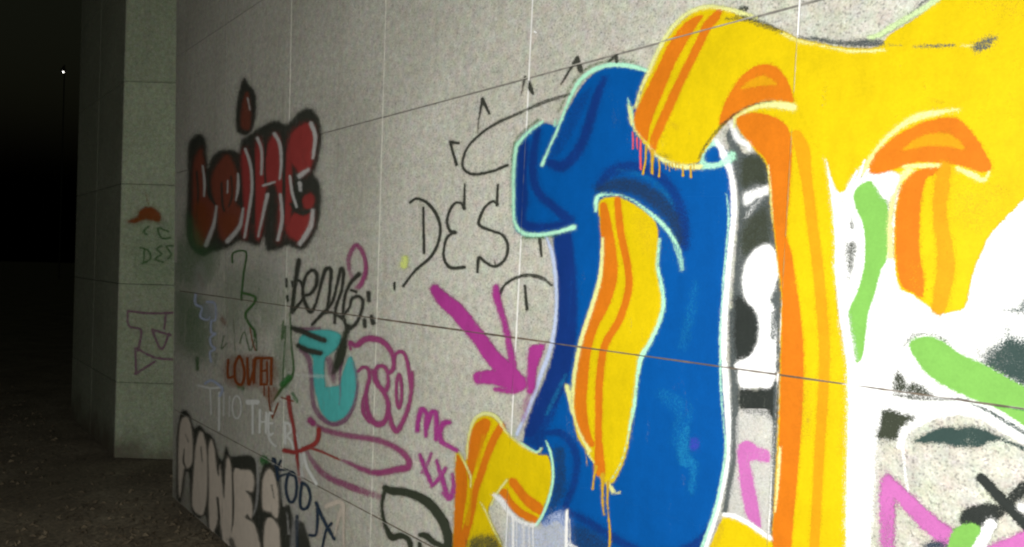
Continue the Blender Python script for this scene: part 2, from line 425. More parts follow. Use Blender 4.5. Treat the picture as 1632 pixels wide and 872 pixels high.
# ------------------------------------------------------------------ the pier beyond the wall's end
fh = np.array([FW[0], FW[1], 0]); fh /= np.linalg.norm(fh); rh = np.array([-fh[1], fh[0], 0])*-1
def at_depth(x, y, d):
    r = FW+RT*(x-CX)/FPX-UP*(y-CY)/FPX; return EYEP+r*d
pA = at_depth(190, 430, 5.76); pB = at_depth(277, 430, 5.76)
PIER = Plane((pA[0], pA[1], 0), rh, -fh)
pw_, _ = PIER.uv(np.array([pB])); pier_w = float(pw_[0])+.28
PIER_Z = [float(PIER.hit([235], [y])[0, 2]) for y in (611, 453.5, 294, 130.5)]
pier = empty('stone_pier', (float(pA[0]), float(pA[1]), 0)); poff = Vector(pier.location)
tag(pier, label='narrow greenish granite pier in the gloom beyond the left end of the graffiti wall', category='pier')
zs = [.0] + PIER_Z + [PIER_Z[-1]+.742, PIER_Z[-1]+1.3]
for j in range(len(zs)-1):
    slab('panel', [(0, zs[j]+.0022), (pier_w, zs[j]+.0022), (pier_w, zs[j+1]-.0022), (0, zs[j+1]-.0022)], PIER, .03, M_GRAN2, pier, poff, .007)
# flank running away to the left
SIDE_LEN = 1.75
SIDE = Plane((pA[0]-SIDE_LEN, pA[1]+.004, 0), (1, 0, 0), (0, -1, 0))
for j in range(len(zs)-1):
    for a, b in ((0, .86), (.864, SIDE_LEN-.028)):
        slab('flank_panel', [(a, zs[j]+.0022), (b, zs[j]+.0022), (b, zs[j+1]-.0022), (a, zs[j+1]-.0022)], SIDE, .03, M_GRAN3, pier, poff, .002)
bm = bmesh.new()
foot = [(pA[0]-SIDE_LEN+.01, pA[1]+.036), (pA[0]-.012, pA[1]+.036), tuple((PIER.pos(.05, 0)[0]-PIER.n*.032)[:2]), tuple((PIER.pos(pier_w-.01, 0)[0]-PIER.n*.032)[:2]), (pB[0]-.1, pB[1]+1.1), (pA[0]-SIDE_LEN+.01, pA[1]+1.1)]
lowv = [bm.verts.new((x-poff.x, y-poff.y, 0)) for x, y in foot]; topv = [bm.verts.new((x-poff.x, y-poff.y, zs[-1]-.01)) for x, y in foot]
bm.faces.new(lowv[::-1]); bm.faces.new(topv)
for i in range(len(foot)): bm.faces.new((lowv[i], lowv[(i+1) % len(foot)], topv[(i+1) % len(foot)], topv[i]))
bmesh.ops.recalc_face_normals(bm, faces=bm.faces)
mesh_obj('core', bm, M_CORE, pier)

# ------------------------------------------------------------------ ground
def ground_mat():
    t = NT('packed_earth'); P = t.n('ShaderNodeNewGeometry').outputs['Position']
    a = t.noise(P, 2.2, 6, .65).outputs[0]; b_ = t.noise(P, 38, 5, .7).outputs[0]
    c = t.ramp(a, [(.3, (.13, .105, .065)), (.5, (.21, .175, .115)), (.7, (.29, .25, .17))])
    c = t.mix(1., c, t.ramp(b_, [(.3, (.45, .45, .45)), (.7, (1.4, 1.4, 1.4))]), 'MULTIPLY')
    b = t.n('ShaderNodeBsdfPrincipled'); t.l(c, b.inputs['Base Color']); b.inputs['Roughness'].default_value = .95
    bp = t.n('ShaderNodeBump'); bp.inputs['Strength'].default_value = .8; bp.inputs['Distance'].default_value = .02
    t.l(b_, bp.inputs['Height']); t.l(bp.outputs[0], b.inputs['Normal']); t.l(b.outputs[0], t.out.inputs[0]); return t.m
def gz(x, y):
    near = math.exp(-((x+5)**2+(y+.5)**2)/12)
    return -.012+.012*math.sin(3.1*x+1.3*y)*near+.008*math.sin(7.7*y-2.2*x)*near
bm = bmesh.new(); xs = sorted(set([-150, -80, -40, -25, -16]+[-12+.12*i for i in range(120)]+[4, 10, 30, 80, 150]))
ys = sorted(set([-150, -80, -40, -20, -10, -6]+[-4+.12*i for i in range(56)]+[4, 8, 16, 40, 80, 150]))
grid = [[bm.verts.new((x, y, gz(x, y)+(random.uniform(-.004, .004) if abs(x+5) < 6 and abs(y) < 3 else 0))) for x in xs] for y in ys]
for j in range(len(ys)-1):
    for i in range(len(xs)-1): bm.faces.new((grid[j][i], grid[j][i+1], grid[j+1][i+1], grid[j+1][i]))
g = mesh_obj('ground', bm, ground_mat(), smooth=True); g['kind'] = 'structure'

# leaf litter and grit: nobody could count it
M_LEAF = plain('dead_leaves', (.15, .12, .075), .95, 8, .5)
bm = bmesh.new()
for i in range(5200):
    x = random.uniform(-10.5, -2.6); y = -abs(random.gauss(0, 1.1)) if x > -5.2 else random.uniform(-3.5, 2.0)
    if x < -5.9 and y > -.25 and y < 1.4: continue
    s = random.uniform(.008, .026); a = random.uniform(0, 6.28); z = gz(x, y)+.006
    ca, sa = math.cos(a), math.sin(a); t1, t2 = random.uniform(-.012, .02), random.uniform(-.01, .02)
    pts = [(-s, 0, 0), (-.2*s, .45*s, t1), (s, 0, t2), (-.1*s, -.45*s, -t1*.3)]
    vs = [bm.verts.new((x+ca*px-sa*py, y+sa*px+ca*py, z+max(0, pz))) for px, py, pz in pts]
    bm.faces.new(vs[:3]); bm.faces.new((vs[0], vs[2], vs[3]))
o = mesh_obj('leaf_litter', bm, M_LEAF); tag(o, kind='stuff', label='dry leaf litter and grit scattered on the dark ground by the wall foot', category='leaf litter')

# ------------------------------------------------------------------ distant street lamp, a pinprick of light
lp = at_depth(101, 115, 46.0)
M_POST = plain('dark_metal', (.03, .03, .03), .5); M_LENS = plain('lamp_lens', (.9, .9, .85), .4, 10, .05, (1, .97, .88), 9)
sl = empty('street_lamp', (lp[0], lp[1], 0)); tag(sl, label='tiny distant street lamp shining as a white speck in the darkness at upper left', category='street lamp')
def cyl(name, r1, r2, h, z, mat, parent, x=0, seg=16):
    bm = bmesh.new(); bmesh.ops.create_cone(bm, cap_ends=True, segments=seg, radius1=r1, radius2=r2, depth=h)
    o = mesh_obj(name, bm, mat, parent, False); o.location = (x, 0, z); return o
cyl('pole', .04, .03, lp[2]+.35, (lp[2]+.35)/2, M_POST, sl, .35)
arm = cyl('arm', .04, .04, .6, lp[2]+.3, M_POST, sl, .1); arm.rotation_euler = (0, math.radians(90), 0)
cyl('lamp_housing', .20, .08, .16, lp[2]+.14, M_POST, sl, 0)
bm = bmesh.new(); bmesh.ops.create_uvsphere(bm, u_segments=16, v_segments=8, radius=.035)
o = mesh_obj('lamp_lens', bm, M_LENS, sl, True); o.location = (0, 0, lp[2]); 
#PAINT
# ================================================================== PAINTWORK
def P_(*a, **k): return paintwork(*a, **k)

# ---- right-hand backing: white clouds, black patches
cloud = P_('painted_cloud', 'white', [
    fill('X', [(1322, 262), (1345, 300), (1372, 282), (1400, 270), (1440, 262), (1520, 300), (1600, 310), (1660, 260), (1830, 200), (1830, 720), (1700, 690), (1632, 690), (1600, 668), (1565, 650), (1530, 646), (1490, 655), (1455, 672), (1440, 700), (1400, 700), (1394, 760), (1388, 860), (1380, 1000), (1340, 1000), (1345, 860), (1348, 700), (1340, 560), (1328, 420), (1318, 320)], 5.),
    line('R', [(290, 420), (310, 350), (370, 300), (460, 262), (560, 245), (650, 262), (740, 315), (860, 385), (1000, 470)], [14, 24, 34, 36, 38, 36, 34, 32, 30], 2.5),
    line('R', [(304, 400), (314, 520), (330, 650)], 6, 2, .8)], wall, label='overexposed white spray cloud at the right of the mural')
P_('dark_patch', 'olive', [fill('R', [(222, 256), (300, 276), (362, 292), (300, 340), (276, 396), (230, 392), (188, 384), (200, 320)], 4.5, .95),
    fill('R', [(262, 130), (280, 85), (318, 130), (330, 150), (350, 132), (400, 160), (440, 195), (400, 205), (330, 190), (268, 182)], 4.5, .85),
    line('R', [(262, 192), (360, 205), (480, 212), (600, 214)], [6, 12, 8, 5], 2, .7)], cloud)
P_('dark_patch', 'teal', [fill('R', [(358, 404), (420, 360), (470, 340), (520, 334), (545, 345), (600, 332), (650, 338), (700, 362), (770, 396), (700, 402), (640, 428), (560, 426), (480, 412)], 3.2, .97),
    line('R', [(600, 232), (690, 268), (760, 310), (860, 372), (960, 430)], [3, 8, 10, 9, 9], 2.5, .75),
    line('R', [(700, 385), (790, 410), (860, 440)], [3, 9, 10], 2.5, .7)], cloud)
P_('dark_patch', 'teal', [fill('R', [(655, 60), (664, 10), (720, -30), (760, -60), (772, -95), (800, -60), (900, -40), (960, 60), (900, 170), (800, 145), (730, 105), (690, 95)], 9.0, .93),
    fill('Q', [(770, 600), (820, 590), (851, 555), (900, 560), (870, 605), (820, 615)], 5.4, .7)], cloud)
P_('dark_patch', 'olive', [fill('Q', [(128, 330), (164, 332), (156, 400), (136, 480), (128, 400)], 4.0, .75), line('Q', [(142, 205), (150, 262)], [3, 10], 2.5, .6), line('Q', [(104, 135), (106, 190)], [10, 4], 4, .25),
    fill('Q', [(275, 150), (302, 140), (300, 240), (285, 200)], 5.4, .55), line('Q', [(348, 50), (352, 36)], [6, 9], 2.5, .5), line('Q', [(330, 842), (345, 872)], [4, 10], 3, .5), line('Q', [(362, 745), (400, 705), (460, 700), (520, 720), (560, 770)], [8, 10, 6, 10, 6], 3, .45)], cloud)
P_('paint_haze', 'greywhite', [fill('R', [(520, -20), (650, -60), (700, 0), (660, 40), (560, 10)], 16.2, .45), line('R', [(412, 95), (416, 168)], 2.5, 1.5, .5), line('R', [(474, 140), (476, 195)], 3, 1.5, .5), fill('Q', [(600, 770), (680, 760), (690, 850), (640, 860)], 14.4, .5)], cloud)

grn = P_('green_stroke', 'green', [fill('Q', [(155, 130), (180, 90), (225, 74), (262, 118), (290, 160), (300, 230), (296, 370), (268, 440), (240, 540), (214, 620), (204, 720), (190, 795), (168, 818), (146, 798), (136, 700), (134, 610), (176, 510), (200, 400), (196, 260), (168, 190)], 1.8)], wall, label='bright green vertical bar beside the mural leg')
P_('green_stroke', 'green', [fill('X', [(1449, 552), (1462, 539), (1480, 536), (1500, 542), (1530, 563), (1570, 582), (1632, 616), (1700, 650), (1780, 680), (1780, 750), (1700, 715), (1632, 678), (1590, 652), (1540, 632), (1500, 612), (1472, 590)], 2.2)], wall, label='bright green diagonal swoosh at the right edge')
P_('green_stroke', 'leafgreen', [line('R', [(600, 225), (700, 238), (844, 262), (960, 290)], [2, 5, 5, 5], 1.6, .55)], wall)

# ---- dark field between blue letter and orange leg
field = P_('dark_field', 'ash', [fill('N', [(70, 90), (100, 60), (125, 140), (150, 170), (200, 165), (245, 195), (262, 330), (285, 560), (300, 700), (290, 900), (285, 1060), (110, 1060), (95, 800), (110, 560), (120, 380), (100, 220)], 2.5, .9),
    line('O', [(95, 0), (97, 160), (97, 330), (94, 500), (78, 640), (60, 740)], [22, 20, 18, 17, 15, 12], 2.5, .9)], wall, label='grey and black sprayed ground between blue letter and orange leg')
P_('dark_patch', 'olive', [fill('N', [(135, 190), (180, 170), (225, 185), (242, 260), (235, 305), (190, 290), (150, 310), (130, 280)], 5.4, .85),
    fill('N', [(150, 440), (200, 400), (240, 380), (255, 500), (240, 540), (190, 560), (150, 590), (125, 540)], 6.3, .8)], field)
P_('dark_patch', 'charcoal', [fill('N', [(108, 770), (150, 760), (185, 800), (200, 880), (205, 960), (185, 1010), (110, 1005)], 4.5, .95),
    fill('O', [(110, 0), (165, 5), (187, 60), (186, 110), (165, 165), (125, 178), (105, 160)], 4.5, .95),
    fill('O', [(118, 274), (175, 284), (225, 262), (252, 262), (254, 392), (200, 382), (118, 360)], 3.2, .95)], field)
P_('white_drop', 'white', [fill('N', [(190, 558), (240, 535), (268, 560), (290, 640), (268, 720), (252, 790), (262, 1040), (120, 1050), (112, 1020), (170, 990), (200, 930), (205, 860), (190, 810), (148, 760), (134, 690), (152, 610)], 2.2, .97),
    fill('O', [(112, 196), (170, 175), (190, 130), (196, 60), (190, -20), (245, -20), (245, 250), (180, 275), (118, 272)], 2., .95)], field)
P_('white_swoosh', 'white', [fill('N', [(142, 335), (190, 312), (245, 298), (245, 332), (200, 350), (160, 378), (142, 372)], 3., .85), fill('N', [(245, 325), (210, 360), (165, 420), (150, 425), (185, 370)], 4, .45)], field)
P_('paint_shade', 'greywhite', [line('N', [(232, 600), (250, 690), (225, 740)], [14, 20, 10], 5, .5), line('N', [(180, 590), (155, 680), (180, 770)], [8, 12, 10], 5, .3)], field)
# stone left bare beneath the band, with pink letter
P_('bare_patch', 'greywhite', [fill('O', [(112, 364), (240, 395), (240, 850), (160, 850), (75, 745), (100, 560)], 1.8, .55)], field)
P_('pink_letter', 'pink', [fill('O', [(108, 500), (122, 482), (148, 474), (190, 498), (226, 515), (224, 556), (158, 552), (172, 640), (196, 795), (150, 775), (128, 700), (112, 600)], 2., .92)], field)
P_('dark_edge', 'ash', [line('O', [(252, 262), (247, 450), (243, 640), (236, 830)], [9, 9, 9, 7], 2, .75), line('O', [(245, 0), (240, 90)], [12, 10], 3, .7)], field)

# ---- big blue letter
blue = P_('blue_letter', 'blue', [fill('X', [(862, 196), (886, 200), (896, 190), (912, 163), (932, 132), (958, 110), (990, 104), (1028, 112), (1060, 140), (1100, 200), (1140, 228), (1166, 255), (1168, 350), (1158, 450), (1151, 560), (1153, 620), (1158, 680), (1155, 740), (1148, 790), (1125, 880), (1090, 1000), (905, 1000), (905, 870), (890, 830), (866, 838), (850, 780), (842, 720), (834, 702), (850, 668), (872, 612), (886, 550), (889, 470), (884, 400), (880, 376), (845, 377), (828, 372), (820, 358), (820, 300), (823, 236), (836, 214)], 2.)], wall, label='giant blue letter with dark blue shading')
P_('navy_shade', 'navy', [line('X', [(898, 378), (903, 440), (905, 500), (899, 560), (885, 610), (866, 652), (850, 690)], [15, 16, 16, 17, 18, 18, 14], 3., .93),
    fill('L', [(470, 290), (520, 170), (560, 60), (640, 20), (650, 120), (600, 220), (570, 340), (520, 320)], 4, .7)], blue)
P_('navy_shade', 'navy', [line('J', [(158, 350), (138, 450), (138, 560), (165, 625), (225, 680), (292, 738)], [14, 20, 20, 20, 20, 24], 3., .85),
    fill('J', [(66, 430), (96, 396), (120, 410), (112, 560), (118, 660), (110, 735), (190, 750), (300, 735), (300, 760), (220, 782), (110, 792), (66, 745), (62, 600)], 3.5, .9)], blue)
P_('navy_shade', 'navy', [line('J', [(448, 122), (415, 200), (385, 300), (355, 390), (315, 460), (262, 505), (212, 490)], [12, 20, 22, 22, 23, 25, 20], 3., .85),
    fill('J', [(360, 180), (390, 170), (340, 300), (270, 430), (205, 480), (215, 430), (270, 310), (310, 230)], 4, .45)], blue)
P_('navy_shade', 'navy', [line('J', [(425, 585), (475, 530), (555, 505), (640, 520), (715, 575), (765, 655), (788, 750), (795, 850)], [16, 24, 24, 22, 22, 24, 26, 22], 4., .72)], blue)
P_('navy_shade', 'slate', [line('J', [(420, 605), (500, 585), (590, 600), (680, 655), (745, 735), (775, 830)], [14, 32, 36, 36, 30, 18], 5., .75)], blue)
P_('blue_glaze', 'cyan', [line('J', [(500, 520), (600, 540), (680, 590), (740, 660)], [6, 10, 12, 10], 5, .22), line('T', [(620, 250), (605, 330), (620, 430), (660, 450), (650, 580)], [24, 34, 34, 20, 14], 8, .42), line('K', [(690, 190), (670, 300), (640, 440)], [14, 22, 18], 12, .25), line('K', [(560, 640), (640, 700), (620, 830)], [30, 40, 30], 14, .22), line('K', [(160, 560), (120, 640), (80, 720)], [8, 9, 8], 4, .35)], blue)
P_('navy_shade', 'navy', [line('L', [(575, 245), (660, 240), (720, 285), (755, 355), (758, 450), (735, 555), (695, 650)], [14, 22, 24, 22, 20, 20, 18], 4, .72),
    line('T', [(20, 690), (110, 735), (200, 792), (300, 850), (420, 905), (560, 905), (680, 855), (770, 750)], [14, 20, 22, 22, 24, 26, 28, 16], 4, .75)], blue)
P_('navy_shade', 'slate', [fill('L', [(632, 330), (690, 330), (700, 450), (690, 580), (640, 660), (600, 700), (630, 560), (640, 440)], 6, .62), fill('T', [(60, 760), (180, 810), (240, 900), (60, 920), (30, 840)], 6, .6), fill('T', [(20, 790), (60, 800), (70, 880), (20, 872)], 4, .4)], blue)
P_('purple_dot', 'violet', [line('T', [(664, 335), (664, 355)], 24, 4, .5)], blue)
P_('paint_haze', 'lavender', [fill('L', [(395, 690), (470, 740), (545, 760), (620, 690), (700, 690), (705, 960), (400, 960)], 6, .52)], blue)
P_('mint_outline', 'mint', [line('J', [(178, 312), (130, 345), (85, 390), (62, 430), (52, 540), (52, 660), (56, 742), (80, 785), (120, 802), (180, 802), (250, 788), (312, 770)], [6, 7, 8, 9, 8, 7, 7, 9, 10, 10, 8, 12], 1.8, .92)], blue)
P_('mint_outline', 'mint', [line('J', [(176, 498), (205, 430), (245, 340), (280, 250), (310, 180), (350, 122), (410, 82), (480, 64), (560, 70), (640, 92)], [8, 5, 6, 6, 8, 9, 10, 10, 10, 8], 1.8, .92),
    line('J', [(235, 300), (232, 325)], [4, 8], 2.5, .6), line('J', [(550, 210), (556, 270)], [4, 7], 2, .7), line('J', [(558, 250), (572, 310), (600, 370)], [8, 10, 4], 1.6, .95)], blue)
P_('moss_halo', 'moss', [line('J', [(165, 300), (110, 340), (60, 395), (42, 500), (40, 700)], [4, 6, 5, 4, 3], 3, .5), line('J', [(250, 270), (285, 185), (335, 110), (400, 65), (480, 46), (580, 50)], 5, 3, .5), line('J', [(90, 815), (180, 815), (240, 805)], 6, 3, .55)], blue)
P_('white_outline', 'white', [line('N', [(22, 118), (58, 150), (86, 220), (102, 320), (104, 410), (92, 540), (78, 680), (66, 830), (62, 1000)], [10, 11, 10, 12, 12, 12, 12, 13, 13], 1.8),
    line('O', [(60, 180), (68, 300), (74, 420), (74, 520), (62, 610), (42, 700), (20, 780), (-20, 900)], [11, 12, 10, 7, 9, 8, 10, 9], 1.8, .95), line('M', [(445, 640), (478, 660), (500, 720), (535, 790)], [8, 12, 12, 12], 1.8)], blue)
P_('mint_outline', 'mint', [line('N', [(72, 330), (82, 420), (74, 540), (60, 700), (50, 872)], [3, 4, 4, 4, 4], 1.8, .75), line('O', [(44, 30), (45, 250), (55, 400), (64, 500), (48, 620), (22, 740), (-25, 870)], [4, 4, 3, 4, 5, 6, 6], 2, .8)], blue)
P_('lavender_outline', 'lavender', [line('K', [(84, 0), (104, 60), (118, 150), (122, 260), (114, 370), (92, 470), (58, 560), (10, 690), (-40, 800)], [5, 8, 8, 7, 8, 9, 9, 8, 7], 1.6, .9)], blue)
P_('blue_patch', 'blue', [fill('M', [(420, 700), (445, 680), (480, 690), (482, 725), (455, 745), (440, 778), (430, 740)], 1.5)], blue)
P_('mint_outline', 'mint', [fill('M', [(410, 705), (455, 650), (470, 672), (425, 700), (420, 745), (480, 752), (545, 700), (560, 735), (500, 772), (400, 780)], 2, .8), line('K', [(598, 10), (625, 70), (636, 122)], [5, 12, 10], 3.5, .5)], blue)

# ---- yellow inset in the blue letter
ins = P_('yellow_inset', 'yellow', [fill('X', [(955, 322), (983, 314), (1012, 326), (1044, 352), (1050, 380), (1048, 430), (1056, 475), (1050, 520), (1028, 562), (1018, 600), (1010, 660), (1000, 720), (986, 756), (973, 772), (958, 762), (940, 726), (920, 692), (913, 640), (918, 580), (932, 530), (952, 470), (962, 410), (958, 360)], 1.5)], wall, label='yellow and orange flame shape inside the blue letter')
P_('orange_stripe', 'orange', [line('X', [(963, 328), (967, 360), (972, 400), (973, 440), (962, 480), (943, 520), (933, 560), (928, 610), (926, 650), (934, 690), (944, 708)], [6, 9, 11, 12, 12, 11, 10, 10, 10, 8, 5], 1.5)], ins)
P_('orange_stripe', 'orange', [line('X', [(985, 318), (987, 345), (993, 385), (1002, 430), (1002, 465), (988, 510), (965, 550), (957, 600), (955, 650), (955, 700), (957, 750)], [5, 6, 6, 6, 6, 6, 6, 6, 6, 6, 9], 1.4)], ins)
P_('yellow_glaze', 'ochre', [fill('J', [(580, 690), (640, 720), (680, 790), (660, 900), (600, 850), (570, 760)], 12, .22), line('T', [(60, 230), (110, 330)], 5, 3, .6)], ins)
P_('mint_outline', 'mint', [line('J', [(410, 700), (412, 655), (430, 630), (500, 628), (570, 652), (650, 712), (705, 762), (745, 815), (780, 880)], [6, 10, 7, 4, 5, 8, 9, 8, 4], 1.6, .9),
    line('K', [(545, 0), (536, 110), (552, 190), (560, 270), (540, 350), (502, 430), (468, 490), (452, 580), (440, 690), (428, 750)], [5, 6, 8, 8, 8, 8, 10, 6, 7, 3], 1.6, .92),
    line('T', [(372, 0), (362, 110), (340, 230), (322, 330), (290, 440), (240, 530)], [6, 7, 7, 4, 3, 3], 1.6, .8)], ins)
P_('pale_outline', 'pale', [line('K', [(312, 0), (302, 150), (270, 270), (225, 410), (205, 500), (192, 600), (190, 700), (215, 790), (258, 868)], [6, 8, 9, 9, 8, 7, 5, 5, 7], 1.8, .9), line('T', [(14, 50), (30, 120), (40, 190)], [12, 10, 5], 1.6, .9), line('T', [(110, 350), (125, 400), (155, 440)], [3, 5, 5], 1.2, .8), line('T', [(222, 545), (250, 585)], [10, 12], 1.8, .8), line('T', [(262, 595), (285, 592)], [5, 7], 1.5, .7)], ins)
P_('paint_drip', 'ochre', [line('T', [(165, 460), (152, 520), (146, 575)], [8, 5, 5], 1.2), line('T', [(196, 500), (197, 640), (204, 705)], [10, 5, 4], 1.2), line('T', [(224, 540), (222, 650), (232, 770), (234, 840), (228, 900)], [8, 4, 5, 6, 5], 1.2), line('T', [(110, 380), (118, 460)], [3, 2], 1, .7), line('T', [(60, 260), (70, 330)], 2, 1, .6)], ins)

# ---- yellow leg with orange band
leg = P_('yellow_leg', 'yellow', [fill('X', [(1172, 184), (1200, 168), (1245, 158), (1285, 150), (1312, 225), (1322, 280), (1331, 340), (1334, 400), (1334, 470), (1340, 520), (1351, 585), (1354, 650), (1350, 760), (1350, 1000), (1215, 1000), (1230, 870), (1238, 740), (1243, 640), (1245, 540), (1246, 470), (1238, 400), (1229, 320), (1222, 262), (1200, 236), (1180, 208)], 1.6)], wall, label='tall yellow leg of the mural with orange stripes')
P_('orange_band', 'orange', [fill('X', [(1174, 190), (1196, 180), (1225, 183), (1250, 196), (1263, 226), (1261, 290), (1255, 370), (1262, 400), (1270, 450), (1277, 500), (1282, 560), (1281, 640), (1274, 740), (1264, 850), (1254, 1000), (1224, 1000), (1232, 850), (1240, 740), (1244, 640), (1246, 540), (1247, 470), (1239, 400), (1230, 320), (1224, 262), (1205, 238), (1184, 214)], 1.8)], leg)
P_('orange_stripe', 'amber', [line('X', [(1270, 215), (1280, 240), (1287, 290), (1296, 360), (1305, 430), (1311, 500), (1315, 560), (1312, 640), (1307, 720), (1303, 800), (1299, 870), (1294, 1000)], [8, 12, 9, 9, 9, 9, 9, 8.5, 8, 8, 8, 8], 1.8)], leg)
P_('yellow_glaze', 'ochre', [fill('O', [(355, 240), (385, 250), (380, 460), (350, 470)], 10, .2), line('O', [(370, 395), (372, 400)], 9, 3, .5), line('O', [(500, 60), (505, 300), (490, 520)], [8, 12, 8], 8, .18)], leg)
P_('white_edge', 'white', [line('N', [(486, 185), (500, 260), (520, 400), (530, 540), (530, 640), (548, 760), (560, 872)], [6, 10, 12, 12, 14, 16, 18], 2.2), line('O', [(505, 0), (530, 150), (545, 300), (548, 450), (545, 700), (545, 1000)], [14, 16, 24, 28, 30, 32], 3),
    line('N', [(95, 50), (120, 105), (160, 130), (172, 155)], [9, 14, 12, 8], 2.5, .8)], leg)
P_('pale_edge', 'pale', [line('O', [(268, 500), (260, 620), (250, 740)], [5, 6, 4], 1.8, .8), line('N', [(246, 215), (256, 340), (262, 450)], [4, 5, 4], 1.8, .7), line('M', [(560, 540), (556, 590)], [8, 6], 2, .8)], leg)

# ---- yellow body and horn
body = P_('yellow_body', 'yellow', [fill('X', [(1013, 190), (1020, 158), (1036, 115), (1060, 68), (1085, 36), (1110, 17), (1135, 11), (1155, 14), (1190, 30), (1222, 40), (1250, 50), (1275, 62), (1310, 70), (1340, 75), (1375, 78), (1402, 74), (1420, 55), (1450, 36), (1478, 16), (1510, -14), (1560, -70), (1640, -160), (1830, -240), (1830, 170), (1690, 250), (1632, 318), (1605, 345), (1580, 372), (1566, 400), (1552, 432), (1545, 465), (1537, 490), (1520, 497), (1495, 498), (1478, 486), (1455, 470), (1436, 459), (1428, 430), (1426, 380), (1429, 330), (1436, 300), (1434, 280), (1420, 272), (1385, 270), (1360, 285), (1347, 305), (1335, 303), (1325, 280), (1318, 255), (1300, 230), (1275, 176), (1262, 163), (1235, 162), (1205, 165), (1178, 180), (1155, 198), (1138, 222), (1122, 244), (1112, 260), (1080, 262), (1050, 249), (1030, 232), (1015, 210)], 1.7)], wall, label='huge yellow mural form curving into a horn at upper left')
P_('orange_stripe', 'orange', [fill('M', [(412, 72), (360, 85), (300, 135), (240, 230), (185, 345), (130, 455), (95, 530), (94, 590), (125, 635), (155, 655), (165, 590), (200, 490), (240, 400), (275, 310), (330, 210), (380, 125)], 1.7)], body)
P_('orange_stripe', 'orange', [line('M', [(490, 45), (470, 80), (430, 125), (400, 190), (360, 270), (310, 370), (260, 480), (215, 580), (185, 650), (178, 700)], [8, 20, 22, 20, 20, 20, 22, 22, 20, 14], 1.7)], body)
P_('orange_arch', 'orange', [fill('M', [(492, 582), (494, 530), (525, 450), (575, 370), (630, 320), (690, 298), (745, 308), (785, 345), (812, 395), (828, 450), (828, 474), (745, 468), (665, 480), (580, 520)], 1.8)], body)
P_('arch_highlight', 'amber', [fill('M', [(590, 412), (625, 375), (690, 352), (735, 372), (752, 392), (700, 398), (650, 402)], 2.2, .95)], body)
P_('orange_arch', 'orange', [fill('P', [(222, 690), (232, 650), (270, 605), (340, 550), (430, 505), (520, 482), (580, 485), (625, 520), (665, 572), (705, 640), (722, 688), (695, 705), (640, 692), (560, 672), (470, 664), (400, 668), (330, 690), (245, 716)], 2.)], body)
P_('arch_highlight', 'amber', [fill('P', [(358, 612), (410, 570), (470, 548), (540, 545), (585, 570), (612, 612), (560, 604), (480, 596), (420, 604)], 2.2, .95)], body)
P_('orange_stripe', 'orange', [fill('Q', [(348, 110), (395, 45), (450, 20), (520, 15), (500, 40), (455, 70), (436, 150), (428, 260), (430, 380), (446, 470), (440, 545), (395, 530), (350, 495), (332, 400), (328, 250)], 2.4, .97)], body)
P_('orange_stripe', 'amber', [line('Q', [(530, 20), (515, 120), (510, 220), (528, 320), (535, 420), (525, 500), (505, 590)], [28, 32, 30, 32, 36, 36, 30], 2.6, .95)], body)
P_('yellow_glaze', 'ochre', [fill('Q', [(570, 110), (680, 80), (760, 110), (740, 200), (640, 270), (580, 230)], 22, .22), line('M', [(265, 575), (290, 590)], 12, 6, .3), line('P', [(480, 410), (520, 420)], 6, 5, .3), fill('P', [(620, 0), (851, -40), (851, 90), (720, 60)], 14, .16)], body)
P_('pale_outline', 'pale', [line('M', [(98, 500), (130, 400), (170, 310), (215, 215), (265, 135), (325, 75), (385, 42), (450, 32), (520, 42), (600, 66), (660, 85)], [7, 8, 9, 9, 10, 10, 10, 9, 10, 12, 8], 2.2, .85), line('M', [(70, 490), (80, 560), (100, 610), (150, 665), (200, 725), (270, 762), (330, 775), (400, 772)], [6, 8, 4, 4, 9, 10, 12, 12], 2, .9),
    line('M', [(560, 545), (610, 515), (680, 490), (750, 486), (830, 498)], [4, 7, 12, 16, 16], 2.4, .9), line('M', [(770, 150), (850, 190), (930, 206)], [8, 9, 6], 3, .6),
    line('P', [(0, 182), (80, 200), (170, 212), (290, 206)], [4, 5, 6, 5], 2.2, .8), line('P', [(600, 186), (640, 190)], 6, 3, .6)], body)
P_('pale_outline', 'pale', [line('P', [(196, 710), (225, 650), (262, 598), (330, 532), (400, 487), (470, 466), (590, 448)], [14, 8, 8, 9, 14, 12, 4], 2.2, .85), line('P', [(360, 682), (430, 678), (505, 676)], [6, 10, 8], 2, .8), line('P', [(580, 688), (640, 715), (690, 736), (712, 700)], [8, 12, 10, 4], 2, .85),
    line('Q', [(385, 30), (345, 75), (318, 150), (306, 250), (308, 380)], [16, 12, 10, 10, 11], 2.2, .85)], body)
P_('grey_shade', 'olive', [line('M', [(520, 90), (600, 85), (690, 115), (775, 150)], [6, 14, 15, 8], 4, .55), line('M', [(585, 40), (615, 42)], [10, 9], 3, .65), line('M', [(390, 740), (420, 680), (490, 590), (560, 530), (640, 488), (740, 468)], [4, 5, 7, 5, 4, 3], 2, .65), line('M', [(205, 712), (260, 728)], 6, 4, .5)], body)
P_('grey_shade', 'ash', [line('P', [(-20, 155), (60, 172), (150, 180), (220, 178), (272, 178)], [5, 8, 10, 14, 10], 3.5, .7), line('P', [(150, 165), (230, 160), (300, 130), (370, 75), (440, 10), (480, -30)], [3, 5, 4, 4, 5, 6], 4, .6), line('P', [(300, 184), (360, 186)], 4, 3, .35), line('P', [(400, 192), (480, 190), (570, 186)], [3, 7, 5], 2.4, .6), fill('P', [(648, 185), (690, 160), (735, 148), (748, 158), (725, 180), (700, 205), (655, 212)], 3.5, .75), line('M', [(850, 172), (935, 188)], 5, 2.5, .6)], body)
